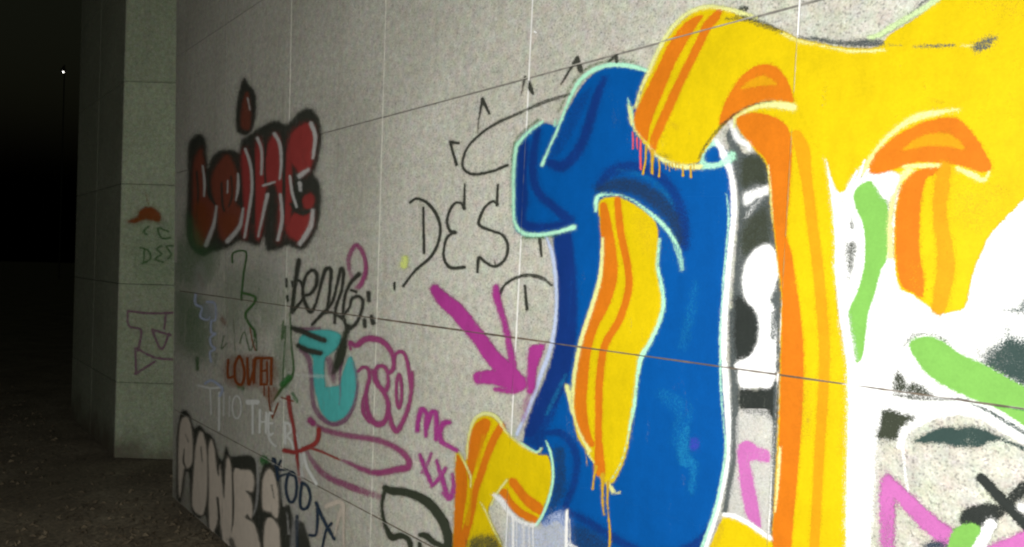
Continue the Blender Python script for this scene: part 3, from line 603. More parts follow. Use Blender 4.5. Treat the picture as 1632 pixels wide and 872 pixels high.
P_('mint_outline', 'celadon', [line('P', [(225, 155), (270, 140), (340, 98), (420, 50), (500, 0), (560, -50)], [10, 11, 12, 12, 11, 10], 2.6, .85)], body)
P_('paint_drip', 'coral', [line('M', [(86, 615), (88, 650), (87, 690)], [4, 4, 3], 1.1, .9), line('M', [(106, 640), (108, 690)], [4, 3], 1.1, .9), line('M', [(124, 650), (122, 720), (124, 785)], [5, 5, 4], 1.1, .9)], body)
P_('paint_drip', 'ochre', [line('M', [(148, 680), (146, 740), (134, 805)], [5, 4, 5], 1.1), line('M', [(178, 700), (177, 760), (177, 803)], [9, 6, 6], 1.1), line('M', [(208, 740), (211, 780), (208, 818)], [3, 3, 5], 1.1), line('M', [(318, 770), (320, 815)], [3, 5], 1.1), line('M', [(354, 770), (356, 822)], [4, 5], 1.1)] +
   [line('M', [(x, 755), (x+1, 755+h)], [3, 2], 1.0, .9) for x, h in ((240, 30), (256, 38), (270, 28), (286, 34), (300, 24), (370, 36))], body)
P_('white_spike', 'white', [line('N', [(570, 330), (590, 280), (610, 235)], [12, 8, 3], 2), line('N', [(605, 290), (625, 240), (640, 195)], [10, 6, 3], 2), line('N', [(635, 270), (655, 230)], [7, 4], 2)], body)
P_('white_drop', 'white', [fill('P', [(232, 722), (290, 712), (345, 715), (335, 760), (305, 812), (282, 812), (255, 770)], 2.2)], body)

# ---- small yellow horn at the bottom, beside the orange leg
foot_ = P_('yellow_foot', 'yellow', [fill('O', [(48, 772), (64, 758), (110, 768), (170, 800), (236, 848), (240, 960), (200, 1150), (-30, 1150), (0, 900)], 1.8)], wall)
P_('white_outline', 'white', [line('O', [(62, 750), (100, 756), (150, 782), (232, 838)], [8, 9, 9, 8], 1.8)], foot_)
P_('yellow_glaze', 'ochre', [line('O', [(50, 790), (40, 830), (20, 870)], [8, 12, 12], 5, .4)], foot_)

# ---- magenta, black and green strokes at lower right
P_('pink_letter', 'pink', [line('R', [(238, 575), (238, 680), (240, 780), (240, 950)], [28, 36, 34, 32], 3.5, [.95, .9, .75, .7]), line('R', [(245, 590), (320, 660), (400, 740), (470, 800), (540, 850)], [30, 34, 38, 42, 40], 3, .93),
    fill('R', [(640, 900), (700, 860), (780, 830), (844, 800), (950, 740), (1000, 900), (900, 1000), (650, 1000)], 3, .95)], wall, label='pink zigzag letter at the lower right corner')
bx = P_('black_stroke', 'charcoal', [fill('R', [(560, 750), (580, 705), (640, 682), (700, 678), (740, 690), (745, 730), (700, 775), (640, 780), (590, 775)], 3, .9), line('R', [(690, 750), (760, 690), (850, 610), (950, 530)], [24, 26, 32, 34], 4, .8), line('R', [(655, 562), (730, 640), (800, 715), (900, 810)], [20, 22, 24, 26], 1.8, 1.)], wall, label='two crossed black strokes at the lower right')
P_('dark_smudge', 'inkblue', [fill('R', [(400, 872), (450, 845), (520, 850), (540, 900), (500, 960), (400, 960)], 5, .7)], wall)
P_('white_stroke', 'white', [line('R', [(700, 770), (670, 820), (630, 890)], [26, 30, 34], 2.5), line('R', [(835, 690), (900, 730)], [18, 24], 3)], wall)
P_('green_stroke', 'green', [fill('R', [(505, 872), (528, 805), (570, 772), (625, 765), (656, 790), (635, 840), (600, 900), (560, 980), (480, 980)], 2)], wall)

# ---- small yellow creature shape, lower middle
fish = P_('yellow_letter', 'yellow', [fill('L', [(152, 400), (158, 290), (185, 195), (225, 152), (275, 145), (320, 170), (370, 230), (430, 288), (495, 332), (560, 362), (605, 372), (625, 450), (616, 560), (575, 670), (540, 742), (490, 725), (430, 680), (370, 615), (330, 575), (300, 610), (275, 670), (300, 750), (345, 850), (350, 1000), (60, 1100), (80, 850), (96, 600), (96, 360), (128, 370)], 1.5)], wall, label='small yellow and orange curled letter left of the blue letter')
P_('orange_stripe', 'orange', [fill('L', [(98, 375), (125, 385), (155, 450), (160, 560), (140, 700), (115, 900), (80, 960), (90, 700)], 1.5)], fish)
P_('orange_stripe', 'orange', [fill('L', [(160, 450), (166, 300), (200, 200), (255, 162), (290, 185), (265, 260), (225, 360), (195, 460), (172, 500)], 1.5)], fish)
P_('orange_stripe', 'orange', [line('L', [(348, 205), (305, 280), (265, 380), (235, 470), (205, 560), (190, 650), (160, 760), (110, 900)], [20, 22, 20, 20, 18, 18, 22, 30], 1.5)], fish)
P_('orange_stripe', 'orange', [fill('L', [(338, 572), (372, 548), (410, 610), (470, 665), (545, 705), (538, 738), (470, 715), (400, 660)], 1.5), fill('L', [(398, 492), (432, 500), (490, 575), (575, 640), (560, 692), (480, 640), (425, 570), (390, 520)], 1.5)], fish)
P_('amber_glaze', 'amber', [line('L', [(175, 500), (180, 600), (160, 740)], [8, 8, 14], 3, .7), line('L', [(250, 260), (215, 420)], [12, 10], 4, .6)], fish)
P_('pale_outline', 'pale', [line('L', [(158, 380), (165, 280), (190, 185), (235, 140), (290, 138), (335, 170), (370, 230), (430, 285), (490, 326), (545, 352), (572, 328)], [5, 6, 8, 10, 11, 10, 6, 6, 7, 5, 5], 1.5, .88), line('L', [(108, 335), (140, 395), (178, 480), (178, 540)], [3, 6, 6, 3], 1.3, .8), line('L', [(234, 625), (265, 680), (300, 760), (345, 850)], [4, 6, 6, 7], 1.3, .8), line('L', [(292, 640), (320, 580), (380, 500)], [5, 6, 6], 1.4, .8), line('L', [(92, 325), (98, 400)], [4, 3], 1.2, .8)], fish)
P_('mint_outline', 'mint', [line('L', [(594, 285), (618, 345), (632, 430), (630, 520), (608, 610), (575, 695), (540, 750)], [4, 7, 7, 7, 8, 8, 8], 1.4, .9), line('L', [(450, 292), (500, 325), (545, 345), (568, 325)], [3, 6, 6, 5], 1.4, .7)], fish)
P_('dark_smudge', 'olive', [fill('L', [(160, 860), (190, 820), (260, 800), (330, 820), (340, 900), (250, 950), (150, 950)], 6, .75)], fish)
P_('white_edge', 'white', [line('L', [(308, 585), (350, 615), (385, 670), (430, 715), (500, 748), (540, 745)], [10, 16, 14, 12, 12, 8], 2, .75)] +
   [line('L', [(x, y0), (x+2, y0+90), (x, 960)], [w, w*.8, w], 1.4, o_) for x, y0, w, o_ in ((412, 690, 9, .8), (432, 700, 5, .6), (470, 740, 12, .5), (522, 745, 5, .8), (500, 745, 7, .5))], fish)
P_('white_drip', 'white', [line('L', [(712, 670), (708, 720), (706, 960)], [5, 9, 11], 1.3, .95), line('L', [(725, 720), (728, 900)], [3, 5], 1.4, .6), line('L', [(715, 850), (760, 880)], [10, 14], 3, .7)], blue)

def thin(k, pts, r, soft=1.3, op=1.):
    return line(k, pts, r*.8 if np.isscalar(r) else [v*.8 for v in r], soft*.9, op)
# ---- black marker writing: DES and its crown
des = P_('marker_letter', 'ink', [thin('I', [(150, 62), (178, 46), (220, 62), (258, 105), (280, 165), (272, 235), (238, 300), (178, 352), (140, 398), (120, 425)], [7, 7, 8, 8, 7, 7, 8, 7, 6, 7], 1.), thin('I', [(207, 84), (208, 180), (210, 282)], [5, 6, 7], 1.)], wall, label='thin black marker letters DES on bare granite', step=1.3)
P_('marker_letter', 'ink', [thin('I', [(387, -18), (384, 92)], [4, 7], 1.), thin('I', [(386, 88), (370, 66), (345, 66), (322, 98), (310, 145), (322, 185), (344, 192)], [9, 6, 7, 7, 7, 8, 10], 1.), thin('I', [(344, 190), (310, 215), (296, 265), (298, 310), (325, 345), (385, 344)], [8, 7, 6, 7, 8, 9], 1.)], wall, step=1.3)
P_('marker_letter', 'ink', [thin('I', [(531, -15), (526, 75)], [5, 7], 1.), thin('I', [(528, 70), (508, 58), (478, 80), (455, 122), (450, 160), (500, 184), (550, 204), (574, 250), (562, 308), (520, 340), (480, 325), (448, 302), (442, 366)], [9, 6, 7, 7, 8, 7, 7, 7, 7, 8, 7, 8, 6], 1.), thin('I', [(515, 305), (520, 330)], [2, 4], .9, .7)], wall, step=1.3)
P_('marker_curve', 'ink', [thin('H', [(900, 262), (860, 276), (780, 300), (700, 335), (640, 362), (580, 388), (520, 422), (460, 470), (420, 520), (402, 580), (415, 618), (460, 634), (540, 620), (612, 592)], [7, 10, 11, 9, 9, 9, 7, 7, 6, 6, 7, 8, 7, 7], 1.1, [.45, .5, .6, .6, .65, .75, .85, .95, .95, .95, 1, 1, 1, 1])], wall, step=1.5)
P_('marker_mark', 'ink', [thin('H', [(472, 438), (480, 370), (494, 285)], [4, 5, 9], 1., [.6, .7, .95]), thin('H', [(494, 285), (526, 352)], [9, 6], 1.), thin('H', [(374, 588), (358, 535), (346, 485)], [9, 6, 8], 1.), thin('H', [(346, 485), (385, 490)], [9, 7], 1.)], wall, step=1.3)
P_('marker_mark', 'ink', [thin('H', [(665, 300), (680, 240), (692, 182)], [2, 5, 8], 1.4, [.4, .5, .7]), thin('H', [(712, 205), (718, 240), (731, 262)], [5, 12, 5], 1.), thin('H', [(860, 216), (900, 150), (935, 95)], [4, 7, 10], 1.2, .85), thin('J', [(330, 42), (345, 90)], [14, 13], 1.4, .9), thin('J', [(465, 52), (500, 24)], [4, 8], 1.2, .8), thin('J', [(498, 30), (502, 52)], [10, 8], 1.2, .85), thin('J', [(-10, 515), (26, 500)], [6, 7], 1.)], wall, step=1.3)
P_('marker_curve', 'ink', [thin('I', [(540, 458), (562, 420), (605, 392), (660, 378), (720, 390), (765, 422)], [8, 7, 8, 10, 11, 8], 1.1, [1, .9, .85, .75, .65, .5]), thin('I', [(648, 425), (657, 525)], [6, 8], 1.), thin('I', [(713, 222), (720, 296)], [8, 5], 1.), thin('I', [(83, 410), (82, 445)], [5, 3], 1.)], wall, step=1.3)
P_('yellow_spot', 'lime', [line('I', [(128, 305), (122, 335)], [14, 16], 3., .8)], wall)
P_('white_spot', 'white', [line('X', [(854, 51), (857, 53)], [1.6, .8], .8)], wall)

# ---- magenta arrow
arrow = P_('magenta_arrow', 'magenta', [line('I', [(258, 440), (300, 488), (350, 530), (400, 590), (450, 650), (510, 735), (580, 800), (625, 850)], [22, 32, 34, 34, 32, 34, 36, 34], 2.2, [.85, .93, .95, .92, .92, .95, .95, .95]), line('I', [(450, 822), (520, 822), (600, 840)], [28, 32, 40], 2.2, .92),
    line('I', [(522, 430), (526, 470), (540, 520), (562, 590), (580, 680), (598, 770)], [14, 18, 15, 14, 15, 18], 2.2, [.8, .9, .82, .8, .8, .85]), fill('I', [(668, 692), (700, 680), (736, 680), (722, 730), (704, 780), (690, 880), (660, 890), (660, 780)], 2.5, .9), line('I', [(640, 860), (600, 880), (520, 872)], [12, 14, 10], 3, .8)], wall, label='thick magenta arrow pointing down right')
P_('paint_haze', 'magenta', [line('I', [(665, 900), (650, 960), (640, 1010)], [14, 14, 8], 6, .35)], arrow)

# ---- magenta bubble letters, mouth and initials
P_('magenta_letter', 'rose', [line('F', [(436, 640), (432, 600), (470, 620), (520, 585), (580, 582), (630, 605), (672, 655), (688, 715), (682, 760), (655, 775), (630, 742), (592, 745), (580, 790), (600, 850), (640, 880), (655, 830), (650, 790)], [8, 9, 16, 18, 18, 16, 15, 14, 13, 13, 12, 12, 12, 13, 13, 12, 10], 1.6, .85), line('F', [(478, 770), (510, 745), (540, 760), (546, 810), (530, 880), (510, 940), (512, 1010), (545, 1060)], [9, 10, 11, 11, 10, 10, 12, 12], 1.6, .8),
    line('G', [(478, 20), (465, 90), (472, 170), (500, 230), (535, 245), (568, 215), (578, 150), (560, 90), (515, 30), (500, -30)], [10, 11, 12, 14, 16, 14, 13, 12, 12, 10], 1.6, .85)], wall, label='magenta bubble letters beside the turquoise face', step=1.6)
P_('magenta_letter', 'rose', [line('F', [(690, 700), (700, 670), (730, 655), (755, 680), (770, 740), (782, 830), (790, 900)], [10, 11, 11, 11, 11, 11, 10], 1.6, .85), line('G', [(700, -20), (698, 60), (680, 160), (650, 235), (620, 278), (595, 240), (580, 170)], [10, 10, 11, 12, 15, 13, 10], 1.6, .85), ell('G', 633, 75, 14, 85, 9, 1.6, .8)], wall, step=1.6)
P_('magenta_balloon', 'rose', [line('F', [(430, 190), (425, 130), (440, 75), (470, 40), (500, 70), (522, 130), (525, 190), (510, 240), (490, 275), (470, 285)], [12, 14, 14, 14, 13, 13, 14, 14, 16, 12], 2., [.5, .55, .65, .7, .7, .7, .75, .8, .7, .5]), line('F', [(430, 190), (450, 240)], [12, 14], 3, .35)], wall, label='pink balloon loop above the black tag', step=1.6)
P_('magenta_mouth', 'rose', [line('G', [(178, 222), (196, 240)], [16, 15], 2, .85), line('G', [(200, 245), (260, 275), (340, 296), (430, 310), (520, 325), (590, 350), (650, 388), (684, 430), (676, 465), (620, 475), (550, 490), (490, 488), (420, 462), (350, 430)], [8, 14, 15, 15, 16, 15, 16, 16, 18, 18, 16, 15, 12, 9], 2., [.6, .6, .6, .65, .65, .7, .75, .8, .85, .8, .8, .75, .7, .6]), line('G', [(165, 390), (210, 460), (280, 520), (350, 548), (430, 580), (540, 615)], [12, 15, 16, 18, 18, 16], 2.6, [.4, .5, .6, .6, .6, .35])], wall, label='large magenta lips outline', step=1.8)
P_('magenta_letter', 'magenta', [line('G', [(727, 275), (732, 220), (750, 170), (775, 195), (772, 240), (770, 305)], [12, 14, 15, 14, 13, 10], 1.8, .82), line('G', [(775, 260), (795, 190), (820, 185), (825, 250), (822, 320)], [12, 13, 13, 14, 12], 1.8, .82), line('G', [(888, 235), (862, 240), (842, 280), (850, 330), (885, 355), (930, 378)], [14, 16, 16, 15, 13, 11], 1.8, .8)], wall, step=1.5)
P_('magenta_letter', 'magenta', [line('G', [(740, 400), (762, 460), (795, 540)], [9, 13, 11], 1.8, .78), line('G', [(798, 392), (780, 440), (750, 490)], [8, 10, 9], 1.8, .6), line('G', [(825, 430), (850, 510), (885, 625)], [9, 13, 12], 1.8, .75), line('G', [(870, 470), (840, 520), (800, 560)], [10, 12, 10], 1.8, .75), line('G', [(858, 595), (895, 620), (912, 560), (905, 500)], [10, 15, 12, 8], 1.8, .75)], wall, step=1.5)
# ---- turquoise face
face = P_('turquoise_face', 'aqua', [fill('F', [(135, 600), (170, 545), (240, 530), (320, 532), (380, 560), (370, 620), (320, 670), (290, 700), (285, 780), (300, 900), (330, 1060), (270, 1010), (235, 900), (218, 790), (216, 690), (170, 640)], 1.8, .93),
    fill('F', [(425, 690), (450, 700), (470, 780), (472, 860), (462, 940), (430, 1010), (380, 1050), (330, 1060), (280, 1010), (240, 900), (300, 860), (370, 850), (390, 780)], 1.8, .9)], wall, label='turquoise cartoon face with black eyelids', step=1.8)
P_('purple_outline', 'plum', [line('F', [(120, 530), (180, 525), (260, 520)], [12, 12, 8], 3, .55), line('F', [(140, 640), (190, 690), (208, 780), (212, 860), (222, 960), (260, 1030), (330, 1075), (400, 1055), (450, 980), (470, 900), (476, 830), (450, 720)], [10, 16, 14, 14, 14, 15, 14, 14, 12, 9, 8, 6], 2.4, [.5, .55, .55, .5, .55, .6, .65, .65, .6, .55, .5, .4]), line('F', [(385, 700), (375, 800), (378, 900), (372, 960)], [10, 6, 4, 3], 2, .65), line('F', [(310, 700), (330, 780), (340, 830)], [20, 24, 10], 5, .45)], face, step=1.8)
P_('black_bar', 'ink', [line('F', [(95, 520), (150, 535), (210, 562), (285, 590)], [12, 16, 17, 17], 1.7, .93), line('F', [(135, 620), (190, 648), (262, 664)], [14, 17, 17], 1.7, .93)], face, step=1.4)
P_('chalk_smear', 'chalk', [line('F', [(110, 790), (200, 795), (310, 800)], [8, 12, 10], 4, .35), line('F', [(310, 820), (320, 850)], [10, 12], 3, .45), line('F', [(490, 660), (540, 640), (560, 690)], [8, 12, 8], 4, .3)], face)
P_('dark_smudge', 'olive', [line('F', [(425, 510), (400, 580), (385, 650), (365, 720), (335, 780)], [16, 18, 28, 26, 12], 2.6, [.9, .9, .92, .9, .6])], wall, step=1.6)
# ---- black brush tag
P_('black_tag', 'ink', [line('F', [(136, 128), (124, 210), (108, 320), (98, 425)], [14, 13, 11, 12], 1.4, .9), line('F', [(100, 430), (130, 390), (162, 340), (152, 260), (128, 240)], [9, 9, 8, 8, 7], 1.4, .85), line('F', [(165, 330), (205, 320), (238, 270), (240, 205), (215, 185), (180, 215), (160, 290), (168, 360), (205, 425), (238, 375)], [8, 10, 11, 11, 10, 9, 9, 10, 13, 7], 1.4, .88),
    line('F', [(238, 375), (262, 280), (290, 185), (322, 185), (318, 280), (300, 430)], [7, 9, 12, 11, 9, 9], 1.4, .88), line('F', [(215, 500), (270, 440), (330, 370), (360, 260), (380, 180), (395, 200), (385, 300), (352, 400), (345, 490)], [9, 10, 9, 9, 12, 11, 9, 9, 8], 1.4, .88),
    line('F', [(484, 210), (440, 255), (408, 320), (395, 400), (400, 470), (425, 520), (470, 490), (500, 420), (508, 360), (480, 335), (445, 350), (430, 400), (385, 460)], [14, 11, 9, 9, 9, 12, 10, 9, 10, 9, 9, 8, 7], 1.4, .88), line('F', [(440, 300), (470, 310)], [8, 9], 1.4, .8), line('F', [(270, 440), (330, 430), (400, 470)], [7, 8, 12], 1.4, .75)], wall, label='scribbled black brush tag between dots', step=1.3)
P_('black_dot', 'ink', [line('F', [(540, 315), (543, 360)], [12, 11], 1.4, .85), line('F', [(557, 450), (567, 490)], [10, 14], 1.4, .9), line('F', [(518, 475), (520, 510)], [12, 11], 1.4, .85), line('F', [(690, 262), (691, 295)], [6, 4], 1.1, .9), line('F', [(64, 235), (66, 280)], [7, 7], 1.4, .8), line('F', [(98, 250), (102, 280)], [7, 7], 1.4, .8), line('F', [(70, 335), (72, 362)], [8, 7], 1.4, .85)], wall, step=1.3)

# ---- red bubble letters
bub = P_('red_lettering', 'soot', [fill('C', [(108, 560), (112, 440), (112, 310), (135, 268), (165, 258), (188, 290), (196, 400), (215, 360), (250, 330), (300, 325), (335, 335), (345, 285), (400, 245), (440, 220), (495, 198), (535, 215), (560, 200), (590, 165), (640, 145), (675, 180), (690, 240), (688, 320), (668, 400), (660, 430), (682, 470), (690, 540), (680, 640), (650, 715), (605, 758), (545, 742), (500, 758), (455, 760), (440, 700), (415, 740), (340, 720), (290, 748), (215, 770), (170, 785), (120, 740), (106, 650)], 3.4, .88)], wall, label='red bubble letters with white highlights in a thick black outline', step=2.2, bridge=True)
P_('flame_outline', 'soot', [fill('C', [(322, 235), (320, 170), (328, 100), (342, 40), (356, 14), (378, 45), (402, 75), (408, 140), (398, 215), (375, 258), (345, 258)], 2.6, .85)], bub, step=1.5, bridge=True)
P_('red_fill', 'brick', [fill('C', [(134, 400), (150, 340), (172, 320), (186, 400), (194, 520), (232, 560), (234, 640), (205, 720), (175, 745), (142, 720), (132, 580)], 3.2, .92)], bub, step=1.5, bridge=True)
P_('red_fill', 'brick', [fill('C', [(212, 470), (235, 395), (280, 345), (312, 385), (334, 470), (322, 555), (352, 585), (342, 655), (290, 720), (248, 700), (236, 600)], 3.2, .92), fill('C', [(342, 225), (345, 150), (358, 85), (375, 80), (386, 150), (380, 235)], 2.4, .75)], bub, step=1.5, bridge=True)
P_('red_fill', 'red', [fill('C', [(344, 345), (365, 318), (384, 380), (392, 480), (382, 600), (366, 705), (348, 690), (352, 560), (346, 440)], 3.2, .95)], bub, step=1.5, bridge=True)
P_('red_fill', 'red', [fill('C', [(402, 340), (420, 272), (440, 310), (450, 350), (462, 290), (495, 252), (518, 300), (524, 420), (530, 560), (518, 700), (500, 716), (508, 560), (492, 480), (458, 480), (448, 560), (430, 700), (406, 695), (402, 520)], 3.2, .95)], bub, step=1.5, bridge=True)
P_('red_fill', 'red', [fill('C', [(548, 310), (560, 255), (605, 215), (650, 208), (668, 260), (662, 350), (640, 415), (602, 438), (575, 400), (552, 370)], 3.2, .97), fill('C', [(538, 650), (575, 600), (620, 610), (655, 590), (655, 650), (610, 725), (570, 712), (540, 685)], 3.2, .97), line('C', [(556, 300), (550, 420), (550, 520), (546, 640)], [12, 15, 14, 16], 3., .85), fill('C', [(608, 540), (640, 512), (662, 530), (656, 575), (622, 580)], 2.5, .85)], bub, step=1.5, bridge=True)
P_('letter_shadow', 'soot', [line('C', p_, w_, 1.6, .8) for p_, w_ in (([(196, 420), (206, 520), (228, 560)], 5), ([(258, 470), (262, 560), (270, 590)], 5), ([(300, 440), (304, 520), (290, 570)], 4), ([(338, 430), (345, 560), (352, 600)], 5), ([(396, 330), (400, 480), (396, 640)], 6), ([(450, 300), (446, 400), (450, 470)], 5), ([(528, 260), (529, 420), (527, 600)], 6), ([(590, 445), (592, 520), (598, 560)], 12), ([(150, 420), (156, 520), (150, 640)], 4), ([(560, 560), (600, 600), (640, 590)], 7))], bub, bridge=True, step=1.3)
P_('orange_glow', 'rust', [fill('C', [(140, 560), (190, 560), (210, 640), (180, 720), (145, 680)], 5, .6), fill('C', [(245, 620), (300, 600), (330, 640), (280, 700)], 5, .45)], bub, bridge=True)
P_('white_highlight', 'greywhite', [line('C', p, [v*1.1 for v in r], 1.7, .85) for p, r in (
    ([(176, 395), (184, 460), (182, 525)], [4, 5, 4]), ([(236, 570), (224, 650), (190, 738)], [4, 7, 9]), ([(330, 430), (330, 490), (320, 545)], [4, 6, 3]), ([(352, 580), (335, 660), (284, 722)], [4, 8, 9]),
    ([(362, 322), (386, 400), (390, 500), (376, 600), (358, 705)], [6, 6, 6, 6, 5]), ([(415, 275), (433, 330), (432, 430)], [7, 6, 5]), ([(488, 255), (512, 300), (518, 380), (512, 450)], [7, 7, 6, 5]), ([(458, 520), (440, 600), (418, 700)], [8, 6, 4]), ([(440, 480), (490, 465)], [5, 4]),
    ([(514, 520), (522, 620), (504, 715)], [6, 7, 7]), ([(648, 210), (666, 270), (656, 360)], [8, 8, 6]), ([(598, 438), (635, 412)], [11, 7]), ([(556, 440), (566, 510), (585, 572)], [5, 6, 5]), ([(656, 588), (644, 660), (600, 732)], [7, 10, 9]), ([(372, 100), (382, 150)], [3, 3]), ([(285, 460), (284, 510)], [3, 3]), ([(598, 470), (602, 500)], [8, 6]))], bub, step=1.3, bridge=True)
P_('green_haze', 'sage', [fill('C', [(105, 600), (150, 650), (200, 760), (180, 800), (120, 790), (100, 700)], 8, .5), fill('D', [(60, 20), (200, 10), (300, 60), (290, 200), (200, 260), (60, 250)], 16, .42), fill('D', [(50, 280), (180, 290), (260, 400), (250, 640), (120, 620), (60, 520)], 18, .45), fill('D', [(300, 150), (640, 200), (660, 460), (400, 520), (300, 400)], 18, .24), fill('D', [(600, 480), (690, 480), (690, 800), (600, 800)], 10, .3)], wall, label='faded green overspray low on the far part of the wall')
# ---- green lines
P_('green_line', 'moss', [line('D', [(375, 130), (380, 78), (448, 74), (436, 180), (424, 300), (424, 330)], 5, 1.1, .8), line('D', [(424, 290), (495, 312), (488, 350), (446, 400), (460, 450), (490, 490), (496, 525)], [7, 7, 7, 7, 6, 7, 8], 1.3, .85), line('D', [(415, 560), (440, 500), (470, 600), (500, 530), (505, 600)], 4, 1.1, .6), line('D', [(648, 440), (640, 540), (660, 470), (650, 640), (645, 760)], 4, 1.2, .65), line('D', [(684, 400), (690, 560), (700, 720), (640, 800), (600, 860)], [4, 4, 7, 9, 5], 1.3, .75), line('D', [(185, 640), (188, 700)], [11, 9], 3, .6), line('D', [(290, 620), (285, 680)], [8, 5], 3, .4), line('D', [(330, 520), (315, 590), (345, 560)], 4, 1.2, .5), line('D', [(520, 80), (515, 300), (500, 380)], 2.5, 1.2, .35), line('D', [(380, 430), (392, 640)], 2.5, 1.2, .45)], wall, label='thin green scribbled lines', step=1.3)
P_('green_blot', 'leafgreen', [line('D', [(640, 780), (680, 740)], [12, 14], 3, .7), line('E', [(560, 390), (575, 420)], [24, 20], 4, .7), line('D', [(700, 830), (720, 870)], 10, 3, .5), line('D', [(410, 790), (430, 800)], 14, 4, .5)], wall)
# ---- rust lettering
P_('rust_lettering', 'rust', [line('D', p, r, 1.2, .9) for p, r in (
    ([(352, 650), (352, 740), (385, 735)], 7), ([(410, 630), (388, 680), (392, 760), (425, 780), (440, 720), (425, 650), (410, 630)], 8), ([(455, 640), (462, 780), (490, 700), (500, 640)], 8), ([(490, 650), (490, 770)], 9), ([(505, 640), (580, 640)], 8), ([(530, 650), (528, 780)], 9), ([(530, 710), (560, 705)], 7), ([(530, 780), (560, 780)], 7), ([(585, 640), (582, 780)], 8), ([(560, 660), (562, 780)], 6), ([(545, 790), (545, 840)], 4), ([(570, 790), (572, 880), (590, 960)], 4), ([(470, 480), (485, 560), (500, 600)], 3), ([(640, 850), (700, 870)], 4), ([(590, 960), (620, 880)], 4))], wall, label='rust red lettering under the green lines', step=1.2)
P_('red_haze', 'rust', [fill('D', [(345, 640), (590, 630), (600, 780), (360, 790)], 6, .35), line('D', [(200, 200), (215, 250)], 12, 5, .3), line('D', [(320, 430), (330, 450)], 14, 4, .35), fill('E', [(545, 0), (640, -10), (625, 60), (600, 105), (575, 60)], 3, .4)], wall)
# ---- pale chalky writing
P_('chalk_lettering', 'chalk', [line('E', p, r*1.35, 1.1, min(1, o_*1.25)) for p, r, o_ in (
    ([(200, -20), (270, -5), (330, -10)], 5, .7), ([(265, 0), (270, 140)], 4, .7), ([(315, 20), (314, 225)], 5, .8), ([(340, 20), (340, 145)], 4, .6), ([(372, 40), (370, 150)], 4, .5), ([(475, 72), (525, 72)], 11, .75), ([(500, 80), (500, 245)], 5, .75),
    ([(540, 115), (538, 240)], 5, .75), ([(575, 130), (573, 240)], 5, .75), ([(540, 180), (574, 182)], 4, .7), ([(608, 135), (590, 140), (590, 245), (612, 245)], 5, .75), ([(590, 190), (610, 188)], 5, .7), ([(585, 250), (600, 290), (628, 315)], 5, .65),
    ([(678, 185), (680, 300)], 6, .75), ([(680, 188), (705, 195), (712, 235), (690, 255), (715, 290), (725, 330)], 6, .7), ([(742, 250), (760, 330), (775, 480)], 6, .5), ([(780, 350), (800, 430), (852, 522)], 7, .7), ([(765, 480), (782, 350)], 6, .55))] + [ell('E', 412, 100, 24, 62, 5, 1.1, .8)], wall, label='pale chalky words written small above the block letters', step=1.2)
P_('chalk_lettering', 'lavender', [line('D', [(178, 300), (178, 350), (212, 372), (205, 420), (250, 430), (255, 370)], 7, 1.2, .8), line('D', [(240, 340), (280, 350), (285, 430), (262, 440)], 7, 1.2, .7), line('D', [(262, 440), (262, 500), (285, 510), (258, 530), (262, 570), (282, 590), (256, 610), (262, 660)], 6, 1.2, .75), line('D', [(230, 775), (265, 760), (320, 800), (310, 840)], 7, 1.2, .75), fill('D', [(205, 360), (290, 350), (295, 430), (225, 440)], 3, .25)], wall, step=1.3)
P_('chalk_haze', 'greywhite', [fill('D', [(170, 150), (230, 140), (225, 290), (175, 290)], 5, .35), fill('D', [(520, 110), (660, 90), (650, 260), (530, 280)], 8, .22)], wall)
P_('red_star', 'red', [line('G', [(68, 105), (78, 180), (95, 260), (108, 370), (118, 460), (128, 545)], [11, 11, 9, 9, 8, 6], 1.4, [.75, .8, .8, .9, .7, .6]), line('G', [(48, 378), (105, 386), (150, 370), (195, 350), (220, 320), (224, 270)], [12, 11, 12, 12, 11, 12], 1.4, .9), line('G', [(170, 360), (240, 385), (330, 425)], [8, 6, 5], 1.6, .75)], wall, label='red star strokes beside the magenta lips', step=1.4)

# ---- pale block letters with dark outline at lower left
LET = [[(92, 570), (88, 420), (92, 260), (105, 175), (128, 152), (152, 175), (168, 270), (166, 400), (145, 435), (122, 440), (112, 500), (100, 590)],
       [(165, 620), (172, 480), (185, 320), (208, 235), (232, 262), (248, 360), (250, 500), (244, 620), (226, 690), (196, 688), (172, 660)],
       [(258, 700), (258, 520), (254, 360), (268, 280), (288, 320), (300, 430), (312, 480), (318, 420), (332, 520), (342, 600), (350, 450), (362, 375), (382, 430), (390, 600), (388, 740), (370, 860), (340, 860), (322, 740), (310, 600), (306, 720), (282, 792), (264, 770)],
       [(394, 460), (440, 446), (490, 450), (508, 500), (500, 565), (462, 560), (490, 600), (500, 680), (490, 712), (470, 690), (462, 710), (505, 740), (530, 810), (545, 900), (530, 1000), (350, 1000), (350, 870), (392, 740)],
       [(552, 600), (556, 500), (585, 442), (620, 470), (642, 580), (642, 690), (628, 712), (600, 680), (560, 665)],
       [(575, 720), (620, 720), (650, 800), (640, 1000), (575, 1000), (560, 860)]]
blk = P_('block_lettering', 'soot', [fill('E', [(80, 600), (78, 420), (82, 240), (100, 140), (120, 118), (150, 140), (175, 215), (205, 200), (240, 240), (262, 250), (290, 290), (310, 370), (335, 390), (352, 320), (375, 370), (430, 368), (480, 366), (515, 400), (525, 520), (535, 500), (560, 420), (600, 410), (650, 470), (665, 640), (700, 640), (730, 720), (790, 760), (790, 1000), (360, 1000), (300, 900), (255, 800), (240, 700), (200, 712), (160, 660), (150, 480), (130, 460), (118, 530), (100, 620)], 2.2, .9)], wall, label='pale pink block letters with dark outlines near the ground', step=2.)
for i, L3 in enumerate(LET):
    P_('block_letter', 'blush', [fill('E', L3, 1.7, .95)], blk, step=1.4)
